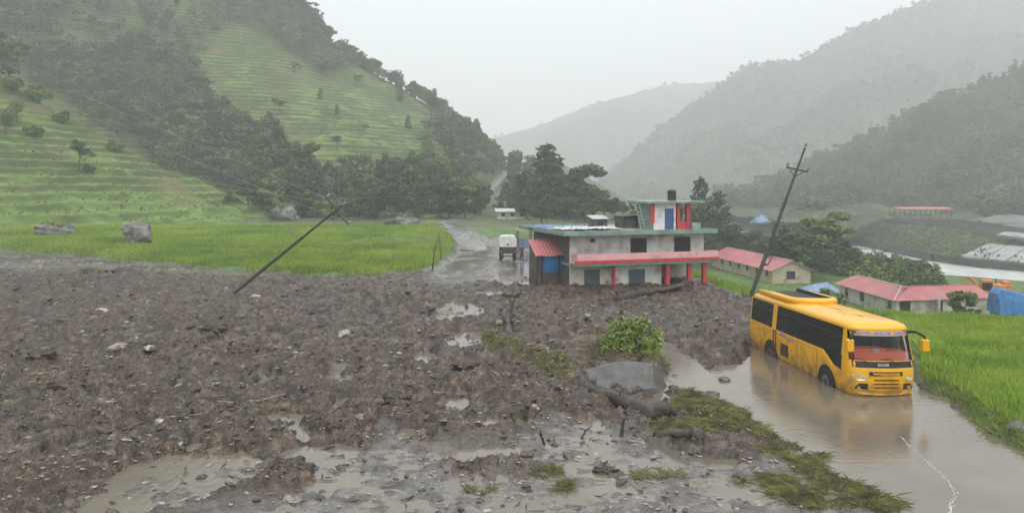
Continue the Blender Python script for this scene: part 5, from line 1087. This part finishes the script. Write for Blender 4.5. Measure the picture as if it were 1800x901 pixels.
# ------------------------------------------------------------------ boulders, stones, logs, debris
def rock_mesh(seed, sub=2, sx=1, sy=1, sz=.7, amp=.35, fr=1.1, smooth=True, cuts=5, planes=()):
    bm = bmesh.new(); bmesh.ops.create_icosphere(bm, subdivisions=sub, radius=1); rs = np.random.RandomState(seed)
    co = np.array([v.co for v in bm.verts]); pl_ = rs.normal(size=(cuts, 3)); pl_ /= np.linalg.norm(pl_, axis=1)[:, None]
    for n in pl_:
        d = co@n; ex_ = np.clip(d-rs.uniform(.45, .8), 0, None); co = co-ex_[:, None]*n*.9
    for n, dd in planes:
        n = np.array(n)/np.linalg.norm(n); d = co@n; co = co-np.clip(d-dd, 0, None)[:, None]*n*.95
    k = 1+amp*(fbm(co[:, 0]*fr+seed, co[:, 1]*fr+co[:, 2]*1.7, 3, seed % 50)*.8); co = co*k[:, None]*np.array([sx, sy, sz])
    for v, c in zip(bm.verts, co): v.co = c
    m = bpy.data.meshes.new('rock'); bm.to_mesh(m); bm.free()
    if smooth: m.polygons.foreach_set('use_smooth', [True]*len(m.polygons))
    return m
ROCK = M('grey_weathered_rock', (.20, .195, .185), (.075, .072, .07), scale=1.3, rough=.8, bump=.7, bscale=5, detail=9, dirt=(.3, .29, .27), dscale=.9)
SMOOTHR = M('smooth_grey_rock', (.13, .128, .122), (.075, .074, .072), scale=3.5, rough=.5, bump=.6, bscale=7, dirt=(.075, .058, .042), dscale=1.9, detail=10)
for seed, xx, yy_, z_, wpx, hpx, lab, cap in [(3, 243, 436, .45, 66, 36, 'large grey boulder alone in the near rice paddy', 0), (8, 500, 389, 1.0, 42, 31, 'dark boulder with grassy top in front of the terraced spur', 1), (12, 96, 420, .7, 62, 20, 'low grass covered rock at the foot of the spur', 1), (15, 700, 396, 1.2, 62, 27, 'rounded grass topped rock at the paddy end below the forest', 1), (21, 520, 388, 1.0, 14, 10, 'small pale rock beside the grassy topped boulder', 0)]:
    X, Y, _ = P(xx, yy_, z_); z = gz_at(X, Y) if Y < 110 else float(max(base(np.array([X]), np.array([Y]))[0], hill_left(np.array([X]), np.array([Y]))[0] if Y > 100 else -9)); rw = wpx/F*Y/2; rh = hpx/F*Y
    o = thing('paddy_boulder', lab, 'boulder', (X, Y, z-.1)); m = rock_mesh(seed, 4, rw*1.1, rw*.9, rh*.62); put('rock', m, ROCK, o, (0, 0, rh*.42))
    if cap:
        rs4 = np.random.RandomState(seed); V, Fc = leafcloud(rs4, 260, [((rs4.uniform(-.6, .6)*rw, rs4.uniform(-.5, .3)*rw, rh*.95), (rw*.4, rw*.4, rh*.14)) for _ in range(6)], .22); put('grass_cap', mesh_arr('grass_cap', V, Fc, False), LEAF_LT, o)
BUSHL = M('bright_bush_leaves', (.27, .34, .06), (.10, .15, .03), scale=2.5, rough=.6, detail=4)
# smooth rock wedge with a shrub behind it
X, Y, _ = P(1118, 690); o = put('rock_slab', rock_mesh(36, 5, 1.75, 1.35, 1.0, .09, 1.6, True, 1, [((-.15, -.75, .65), .42), ((.9, -.2, .3), .62), ((-.5, .1, .8), .6), ((0, .5, .8), .6), ((.3, -.9, 0), .75)]), SMOOTHR, None, (X-.05, Y+.95, .24)); o.rotation_euler = (0, R(5), R(-12)); tag(o, 'smooth grey rock slab at the edge of the flooded road below the bright bush', 'rock')
for xx, yy_, h, wx, v, lab in [(1118, 632, 2.1, .95, 0, 'bright green leafy bush above the smooth rock slab'), (1080, 628, 1.2, 1.2, 1, 'low yellowish green bush spilling over the smooth rock slab'), (1140, 640, 1.1, .9, 2, 'small bush between the bright bush and the flood water')]:
    X, Y, _ = P(xx, yy_); tree('mud_bush', lab, 'bush', v, (X, Y, gz_at(X, Y)-.05), h, BUSHL, n=2200, leaf=.045, cat='shrub', wx=wx, part='foliage')
# stones
PALE = M('pale_stone', (.48, .44, .39), (.24, .21, .18), scale=3, rough=.45, bump=.4, rand=.3, dirt=(.09, .07, .055), dscale=2.5)
BRN = M('muddy_stone', (.12, .095, .075), (.06, .048, .038), scale=3, rough=.5, bump=.5, rand=.3)
MUDX = [P(x, y)[:2] for x, y in [(-60, 460), (300, 486), (600, 492), (760, 478), (900, 470), (985, 500), (1060, 518), (1230, 522), (1300, 535), (1300, 625), (1170, 590), (1110, 600), (1060, 660), (1180, 700), (1300, 740), (1400, 800), (1500, 870), (1500, 905), (-60, 905)]]
def mud_pts(n, seed, ylo=17, yhi=75, px_uniform=True):
    rs = np.random.RandomState(seed); ix = rs.uniform(-60, 1500, n*6); iy = rs.uniform(478, 905, n*6); Y = F*CH/(iy-HZ); X = (ix-900)/F*Y
    ins = (sdf(MUDX, X, Y) < -.1) & (sdf(WATER, X, Y) > .2) & (Y < yhi) & (sdf(PADDY, X, Y) > .5); X, Y = X[ins][:n], Y[ins][:n]; return X, Y, gz_arr(X, Y), rs
rk = [rock_mesh(100+i, 1, 1, rs3.uniform(.6, .9), rs3.uniform(.35, .6), .3, 1.5, False, 6) for i in range(8)]
X, Y, Z, rs = mud_pts(240, 5)
for i in range(len(X)):
    pale = rs.rand() < .6; big = rs.rand() < .12; s = (rs.uniform(.10, .24) if not big else rs.uniform(.28, .5))*(1 if Y[i] > 32 else .62); pale = pale and (Y[i] > 26 or rs.rand() < .3)
    o = put('stone', rk[i % 8], None, None, (X[i], Y[i], max(Z[i], -.02)+.12*s)); o.scale = (s*1.25, s, s); o.rotation_euler = (rs.uniform(-.3, .3), rs.uniform(-.3, .3), rs.uniform(0, 6.28))
    if not rk[i % 8].materials: rk[i % 8].materials.append(PALE)
    if not pale: o.material_slots[0].link = 'OBJECT'; o.material_slots[0].material = BRN
    tag(o, 'pale angular stone half sunk in the mudslide' if pale else 'brown muddy stone half sunk in the mudslide', 'stone', 'pale stones strewn over the mudslide' if pale else 'brown stones strewn over the mudslide')
for xx, yy_, s, lab in [(260, 520, .0, '')][:0]: pass
for xx, yy_, rw, col, lab in [(1250, 693, .32, BRN, 'dark stone at the water edge beside the grassy bank'), (1272, 668, .28, BRN, 'thin muddy stone poking out of the flood water'), (1746, 703, .42, ROCK, 'flat grey stone on the verge of the rice field'), (1795, 765, .5, ROCK, 'dark block at the corner of the rice field verge'), (450, 529, .45, PALE, 'broad pale rock just right of the steeply leaning pole foot'), (185, 553, .6, PALE, 'flat tan rock in the mud below the paddy boulder'), (150, 586, .4, PALE, 'upright white rock in the mud'), (778, 600, .01, BRN, '')][:7]:
    Xs, Ys, _ = P(xx, yy_); o = put('stone', rock_mesh(int(xx), 3, rw, rw*.7, rw*.5, .25, 1.3, True, 6), col, None, (Xs, Ys, max(gz_at(Xs, Ys), 0)+.02)); tag(o, lab, 'stone')
def join_small(src, X, Y, Z, S, rs, mat, name, label, flat=1., cat=None):
    Vs, Fs, b = [], [], 0; cache = []
    for m in src:
        v = np.array([p.co for p in m.vertices]); f = np.array([p.vertices[:] for p in m.polygons]); cache.append((v, f))
    for i in range(len(X)):
        v, f = cache[i % len(cache)]; a = rs.uniform(0, 6.28); c, s_ = math.cos(a), math.sin(a); sx, sz = S[i]*rs.uniform(.8, 1.6), S[i]*flat
        q = np.empty_like(v); q[:, 0] = (v[:, 0]*c-v[:, 1]*s_)*sx+X[i]; q[:, 1] = (v[:, 0]*s_+v[:, 1]*c)*sx+Y[i]; q[:, 2] = v[:, 2]*sz+Z[i]
        Vs.append(q); Fs.append(f+b); b += len(v)
    return tag(put(name, mesh_arr(name, np.concatenate(Vs), np.concatenate(Fs), False), mat), label, cat, kind='stuff')
X, Y, Z, rs = mud_pts(5200, 6); keepm = rs.rand(len(X)) < np.where(Y < 21.5, .12, .9); X, Y, Z = X[keepm], Y[keepm], Z[keepm]
CLOD = M('mud_clods', (.085, .063, .046), (.032, .024, .018), scale=1.4, rough=.5, bump=.6, bscale=12, detail=9)
join_small(rk, X, Y, Z-.01, (.3+1.6*rs.rand(len(X))**3)*(.03+.002*Y), rs, CLOD, 'mud_clods', 'lumps of churned brown mud', 1.2)
X, Y, Z, rs = mud_pts(4200, 7)
join_small(rk, X, Y, Z+.01, (.3+1.5*rs.rand(len(X))**2.5)*(.02+.0017*Y), rs, PALE, 'pebbles', 'pale pebbles and stone chips in the mud', .45)
# twigs, leaves and roots mixed into the slide
def twigs(n, seed, mat, name, label, lmin, lmax, r):
    X, Y, Z, rs = mud_pts(n, seed); kq = (Y > 23) | (rs.rand(len(X)) < .3); X, Y, Z = X[kq], Y[kq], Z[kq]; V, Fs = [], []
    for x, y, z in zip(X, Y, Z):
        a = rs.uniform(0, 6.28); L_ = rs.uniform(lmin, lmax)*(.25+.025*y); d = np.array([math.cos(a), math.sin(a), rs.uniform(-.05, .3)]); p = np.array([x, y, max(z, 0)+.03]); s_ = np.array([-d[1], d[0], 0])*r*(.5+.03*y); u = np.array([0, 0, r*(.5+.03*y)*1.3]); bnd = np.array([-d[1], d[0], .3])*L_*rs.uniform(-.18, .18)
        b = len(V)
        for q, k in ((p-d*L_/2, .8), (p+bnd, 1), (p+d*L_/2, .4)): V += [q-s_*k, q+s_*k, q+u*k]
        for j in (0, 3):
            for i in range(3): Fs.append((b+j+i, b+j+(i+1) % 3, b+j+3+(i+1) % 3, b+j+3+i))
    return tag(put(name, mesh_arr(name, np.array(V), np.array(Fs), False), mat), label, kind='stuff')
TW1 = M('brown_twigs', (.13, .075, .045), (.05, .03, .02), scale=1.2, rough=.6); TW2 = M('straw_twigs', (.33, .25, .15), (.2, .14, .08), scale=1, rough=.6)
twigs(900, 11, TW1, 'twig_litter', 'broken brown twigs and roots churned into the mud', .2, .7, .018); twigs(160, 12, TW2, 'straw_litter', 'pale straw and splinters on the mud', .2, .6, .013)
RED = M('red_brown_scraps', (.30, .085, .045), (.15, .06, .04), scale=1.5, rough=.6)
X, Y, Z, rs = mud_pts(220, 14); kk = (X > -14) & (X < 8) & (Y < 45) & (Y > 22); V, Fc = [], []
n_ = int(kk.sum()); P3 = np.stack([X[kk], Y[kk], np.maximum(Z[kk], 0)+.05], 1); sz = .05+.0022*P3[:, 1]
for i in range(n_):
    a, b_ = rs.normal(size=3)*.8, rs.normal(size=3)*.4; a[2] *= .4; b_[2] *= .5; b = len(V); V += [P3[i]-a*sz[i], P3[i]-b_*sz[i], P3[i]+a*sz[i]+[0, 0, .02], P3[i]+b_*sz[i]]; Fc.append((b, b+1, b+2, b+3))
tag(put('leaf_scraps', mesh_arr('leaf_scraps', np.array(V), np.array(Fc), False), RED), 'reddish leaf and bark scraps in the mud', kind='stuff')
for i, (xx, yy_, rw) in enumerate([(250, 612, .6), (222, 484, .9), (165, 484, .8), (312, 745, .34), (510, 832, .42), (120, 700, .5), (610, 745, .4), (430, 640, .5), (700, 716, .4), (1062, 828, .26), (380, 590, .55), (560, 560, .6), (70, 640, .5), (820, 660, .4)]):
    Xs, Ys, _ = P(xx, yy_); o = thing('mud_clump', 'large dark clump of mud and roots standing out of the slide', 'mud clump', (Xs, Ys, max(gz_at(Xs, Ys), 0)-.05), 0, 'large mud and root clumps'); rsq = np.random.RandomState(300+i)
    put('earth', rock_mesh(200+i, 4, rw*1.3, rw*.8, rw*.55, .7, 2.2, True, 3), CLOD, o, (0, 0, rw*.12))
    for k in range(7):
        a = rsq.uniform(0, 6.28); d = Vector((math.cos(a)*rw*1.3, math.sin(a)*rw, rsq.uniform(.1, 1)*rw)); MB().tube([d*.4, d*.8+Vector((0, 0, .08)), d*1.25], [.03*rw, .022*rw, .008*rw], 4).build('root', TW1, o)
# logs and branches
LOG = M('wet_brown_log', (.06, .044, .033), (.02, .016, .013), scale=3, rough=.55, bump=.7, bscale=9, stretch=(1, 1, 1), dirt=(.11, .09, .07), dscale=2)
LOGP = M('pale_stripped_wood', (.34, .26, .16), (.2, .15, .09), scale=3, rough=.6, bump=.5)
def log(name, label, cat, pts, rad, mat, branches=(), seed=1, n=10, group=None):
    r_ = random.Random(seed); W = []
    for x, y, dz in pts: q = P(x, y); W.append(Vector((q[0], q[1], max(gz_at(q[0], q[1]), -.02)+dz)))
    o0 = W[0].copy(); o = thing(name, label, cat, o0, 0, group); W = [q-o0 for q in W]
    # finer path
    pp_ = [W[0]]; rr2 = [rad[0]]
    for a, b, ra_, rb_ in zip(W, W[1:], rad, rad[1:]):
        for k in range(1, 5): pp_.append(a.lerp(b, k/4)+Vector([r_.uniform(-1, 1)*ra_*.18 for _ in range(3)])*(k < 4)); rr2.append(ra_+(rb_-ra_)*k/4)
    MB().tube(pp_, rr2, n, rnd=r_ if n > 6 else None).build('stem', mat, o, n > 6)
    for i0, (dx, dy, dz), r0 in branches:
        p0 = pp_[min(int(i0*(len(pp_)-1)), len(pp_)-1)]; d = Vector((dx, dy, dz)); m_ = p0+d*.5+Vector([r_.uniform(-1, 1)*.12*d.length for _ in range(3)]); MB().tube([p0, m_, p0+d], [r0, r0*.7, r0*.3], 6).build('branch', mat, o)
    return o
log('drift_log', 'thick broken brown log lying by the grassy bank near the flood edge', 'log', [(975, 668, .0), (1030, 696, .08), (1085, 716, .14), (1135, 738, .14), (1178, 742, .18)], [.13, .2, .26, .32, .25], LOG, [(.55, (.1, -.2, .35), .06), (.8, (.25, -.3, -.1), .07), (.3, (-.3, .2, .3), .05)], 3, 12)
log('drift_log', 'long dark tree trunk washed against the front of the white house', 'log', [(1085, 536, .15), (1130, 527, .2), (1175, 519, .25), (1216, 509, .35)], [.26, .24, .2, .13], LOG, [(.1, (-1.2, .3, .5), .1), (.15, (-.6, -.5, .5), .09), (.35, (-.9, .6, .55), .08), (.9, (.7, .2, .5), .06)], 4, 12)
log('tree_stump', 'upturned reddish root stump sticking out of the mud above the grassy hummocks', 'stump', [(894, 592, -.1), (892, 576, .35), (900, 566, .75)], [.24, .2, .12], LOG, [(.7, (.25, 0, .75), .09), (.6, (-.5, .1, .4), .08), (.9, (.4, .1, .8), .06), (.4, (-.35, -.3, .25), .07), (.5, (.4, -.3, .15), .07), (.95, (.2, .05, 1.15), .045)], 5, 9)
log('curved_branch', 'dark curved branch lying below the tin hut', 'branch', [(882, 529, .1), (905, 529, .15), (925, 519, .35)], [.1, .11, .05], LOG, [], 6, 8)
log('pale_branch', 'pale bent stripped branch lying in the brown mud', 'branch', [(382, 716, .08), (410, 712, .12), (455, 718, .1), (500, 712, .12)], [.03, .04, .035, .02], LOGP, [], 7, 6)
log('drift_log', 'short dark log end at the water edge below the thick broken log', 'log', [(1150, 772, .05), (1185, 780, .1), (1212, 786, .1)], [.1, .13, .14], LOG, [], 8, 10)
for i, (x, y, dx, dz, r0) in enumerate([(1092, 770, .1, .55, .06), (958, 780, -.2, .5, .045), (935, 750, .35, .3, .04), (565, 790, .4, .15, .05), (630, 785, .3, .7, .03), (905, 742, -.15, .35, .03), (590, 820, .4, .1, .045), (715, 880, .3, .12, .05), (1060, 820, .2, .2, .05), (300, 700, .25, .35, .06), (320, 735, .3, .25, .05), (850, 735, .6, .1, .035), (470, 660, .5, .1, .03), (600, 610, .6, .25, .03), (180, 640, .5, .2, .04), (740, 690, -.5, .15, .035), (1020, 770, .35, .4, .035), (520, 640, .4, .1, .03), (760, 480, .15, .9, .07), (775, 462, -.05, .8, .05)]):
    q = P(x, y); z = max(gz_at(q[0], q[1]), 0); k = q[1]/22
    o = thing('broken_branch', 'short broken branch sticking up out of the mud', 'branch', (q[0], q[1], z-.05), i*1.7 % 1, 'broken branches sticking out of the mud')
    MB().tube([(0, 0, 0), (dx*.5*k, .05, dz*.62*k), (dx*k, 0, dz*k)], [r0, r0*.8, r0*.45], 7).build('stem', LOG, o); MB().tube([(dx*.5*k, .05, dz*.6*k), (dx*.5*k-.12*k, .1, dz*.85*k)], [r0*.5, r0*.2], 5).build('twig', LOG, o)
# ------------------------------------------------------------------ rice, grass, foam
def blades(poly, n, hmin, hmax, wd, seed, mat, name, label, zfn=None, px_uniform=True, box=None, lean=.25, edge=.25, rows=False):
    rs = np.random.RandomState(seed); x0, x1, y0, y1 = box; m = n*8
    if px_uniform: iY = rs.uniform(1/y1, 1/y0, m); Y = 1/iY; X = rs.uniform(x0, x1, m)*Y if abs(x1) < 3 else rs.uniform(x0, x1, m)
    else: Y = rs.uniform(y0, y1, m); X = rs.uniform(x0, x1, m)
    ins = (sdf(poly, X, Y)+edge*fbm(X*1.2, Y*1.2, 3, seed) < -.05)
    if rows: fr_ = (Y-66+7*fbm(X/30, Y/20, 2, 21))/8; ins &= (np.abs(fr_-np.round(fr_)) > .07+.05*fbm(X/4, Y/4, 2, 5)) & (fbm(X/6, Y/4, 3, 6) > -.62)
    X, Y = X[ins][:n], Y[ins][:n]; k = len(X); Z = gz_arr(X, Y) if zfn is None else zfn(X, Y)
    a = rs.uniform(0, 6.28, k); h = rs.uniform(hmin, hmax, k)*(1+.25*fbm(X/3, Y/3, 3, seed+3)); w_ = wd*rs.uniform(.6, 1.3, k)
    l = rs.normal(size=(k, 2))*lean*h[:, None]; sx, sy = np.cos(a)*w_, np.sin(a)*w_
    p0 = np.stack([X-sx, Y-sy, Z-.03], 1); p1 = np.stack([X+sx, Y+sy, Z-.03], 1); p2 = np.stack([X+l[:, 0]*.4+sx*.8, Y+l[:, 1]*.4+sy*.8, Z+h*.65], 1); p3 = np.stack([X+l[:, 0], Y+l[:, 1], Z+h], 1)
    V = np.stack([p0, p1, p2, p3], 1).reshape(-1, 3); return tag(put(name, mesh_arr(name, V, np.arange(4*k).reshape(k, 4), False), mat), label, kind='stuff')
RICEM = M('rice_leaves', (.36, .47, .075), (.21, .33, .04), scale=.35, rough=.55, detail=8, spec=.35)
RICEP = M('paddy_leaves', (.31, .39, .05), (.14, .24, .026), scale=.13, rough=.6, detail=8, spec=.35)
GRS = M('rough_grass', (.27, .34, .075), (.14, .19, .04), scale=1.2, rough=.7, detail=6)
DGR = M('muddy_grass', (.25, .265, .085), (.12, .10, .055), scale=2, rough=.7, detail=6)
blades(RICE, 85000, .26, .42, .011, 21, RICEM, 'rice_crop', 'dense bright green rice beside the flooded road', box=(13, 42, 17, 45), px_uniform=False)
blades(PADDY, 75000, .3, .55, .03, 22, RICEP, 'paddy_crop', 'bright green rice in the paddies below the hill', box=(-.8, 0.0, 58, 135), rows=True)
VERGE = [P(x, y)[:2] for x, y in [(1618, 676), (1670, 686), (1712, 712), (1800, 768), (1850, 800), (1850, 835), (1795, 795), (1740, 765), (1690, 730), (1668, 702), (1625, 690)]]
blades(VERGE, 9000, .08, .24, .010, 23, GRS, 'verge_grass', 'ragged grass on the rice field verge', box=(13, 30, 18, 30), px_uniform=False, lean=.5)
SLOPE = [(16.2, 50), (15.3, 57), (14.2, 70), (14, 100), (36, 112), (36, 80), (26, 56), (21, 46.5), (18, 47)]
blades(SLOPE, 26000, .25, .5, .03, 24, RICEP, 'slope_grass', 'green grass on the slope between the house and the long shed', box=(15, 38, 46, 112), px_uniform=False)
for i, (pg, n, lab, nm) in enumerate([([(1172, 700), (1260, 700), (1330, 742), (1360, 772), (1290, 772), (1200, 778), (1150, 760), (1190, 745)], 9000, 'flattened muddy green grass on the bank beside the thick log', 'bank_grass'),
        ([(850, 590), (880, 606), (960, 636), (1005, 660), (990, 690), (950, 672), (880, 640), (852, 622)], 4000, 'grassy hummocks running down from the root stump', 'hummock_grass'),
        ([(1300, 828), (1345, 838), (1420, 868), (1520, 880), (1640, 905), (1440, 905), (1350, 868), (1295, 846)], 6000, 'muddy trampled grass along the near flood edge', 'edge_grass'),
        ([(1350, 764), (1395, 790), (1440, 812), (1500, 846), (1560, 876), (1640, 902), (1560, 900), (1480, 868), (1420, 836), (1360, 800), (1320, 776)], 3500, 'ragged muddy grass strip along the flood edge', 'strip_grass'),
        ([(1020, 615), (1100, 622), (1180, 640), (1175, 660), (1130, 650), (1030, 640)], 1600, 'yellowish grass round the smooth rock slab', 'slab_grass'),
        ([(935, 826), (980, 824), (985, 838), (940, 840)], 300, 'small green weed tuft lying on the wet silt', 'weed_tuft'), ([(965, 848), (1020, 842), (1022, 856), (970, 862)], 300, 'second green weed tuft washed flat on the wet silt', 'weed_tuft'), ([(815, 866), (870, 858), (872, 868), (820, 876)], 110, 'thin weed tuft near the frame of the puddled silt', 'weed_tuft'), ([(1110, 835), (1190, 830), (1195, 848), (1115, 850)], 200, 'brownish weed mat on the wet silt', 'weed_tuft')]):
    pw = [P(x, y)[:2] for x, y in pg]; xs, ys = zip(*pw)
    def zf_(X, Y): return np.maximum(gz_arr(X, Y), 0)
    blades(pw, n, .04, .11, .0065, 30+i, DGR, nm, lab, zfn=zf_, box=(min(xs), max(xs), min(ys), max(ys)), px_uniform=False, lean=1.8, edge=.9)
for i, (x, y, h) in enumerate([(868, 612, .5), (975, 668, .6), (985, 655, .45), (900, 618, .35), (930, 636, .35), (858, 600, .55)]):
    q = P(x, y); rs5 = np.random.RandomState(i); V, Fc = leafcloud(rs5, 300, [((rs5.uniform(-.12, .12), rs5.uniform(-.12, .12), h*.4), (.25, .25, h*.6)) for _ in range(4)], .06)
    o = tag(put('grass_tussock', mesh_arr('grass_tussock', V, Fc, False), DGR, None, (q[0], q[1], gz_at(q[0], q[1]))), 'dark shaggy grass tussock on the mud below the root stump', 'grass tussock', 'grass tussocks below the root stump')
FOAM = M('white_foam', (.78, .77, .74), (.58, .56, .53), scale=8, rough=.6)
rs6 = np.random.RandomState(2); fp = np.array([(1580, 762), (1600, 785), (1626, 808), (1648, 826), (1668, 846), (1680, 868), (1672, 888), (1664, 915)], float); V, Fc = [], []
t = .2
while t < len(fp)-1.05:                     # ragged scraps of froth, closing up towards the near end
    ln = rs6.uniform(.02, .10)*(.4+t/6); n_ = 5; b = len(V); off = rs6.normal()*(.7+.3*t)
    for q in range(n_+1):
        u = min(t+ln*q/n_, len(fp)-1.001); k = int(u); x, y = fp[k]+(fp[k+1]-fp[k])*(u-k); c = P(x+off+rs6.normal()*.8, y); wd = rs6.uniform(.2, 1)*(.008+.009*t/3)*(.4 if q in (0, n_) else 1)
        V += [(c[0]-wd, c[1], .004), (c[0], c[1], .011), (c[0]+wd, c[1]+.01, .004)]
    for q in range(n_): Fc += [(b+3*q, b+3*q+1, b+3*q+4, b+3*q+3), (b+3*q+1, b+3*q+2, b+3*q+5, b+3*q+4)]
    t += ln*rs6.uniform(.15, 1.2)*(2.2-min(1.8, t/4))
tag(put('foam', mesh_arr('foam', np.array(V), np.array(Fc), True), FOAM), 'broken line of white foam on the flood water', kind='stuff')
# ------------------------------------------------------------------ misty air round the whole valley
hzm = bpy.data.materials.new('misty_air'); hzm.use_nodes = True; ht = hzm.node_tree; ht.nodes.clear()
pv = ht.nodes.new('ShaderNodeVolumePrincipled'); pv.inputs['Density'].default_value = HAZE_D; pv.inputs['Color'].default_value = (.995, .997, 1, 1); pv.inputs['Anisotropy'].default_value = .2
ho = ht.nodes.new('ShaderNodeOutputMaterial'); ht.links.new(pv.outputs[0], ho.inputs['Volume'])
tag(B(-3500, 3500, -3500, 3500, -14, 440).build('haze', hzm), 'pale rain mist filling the valley', kind='stuff')
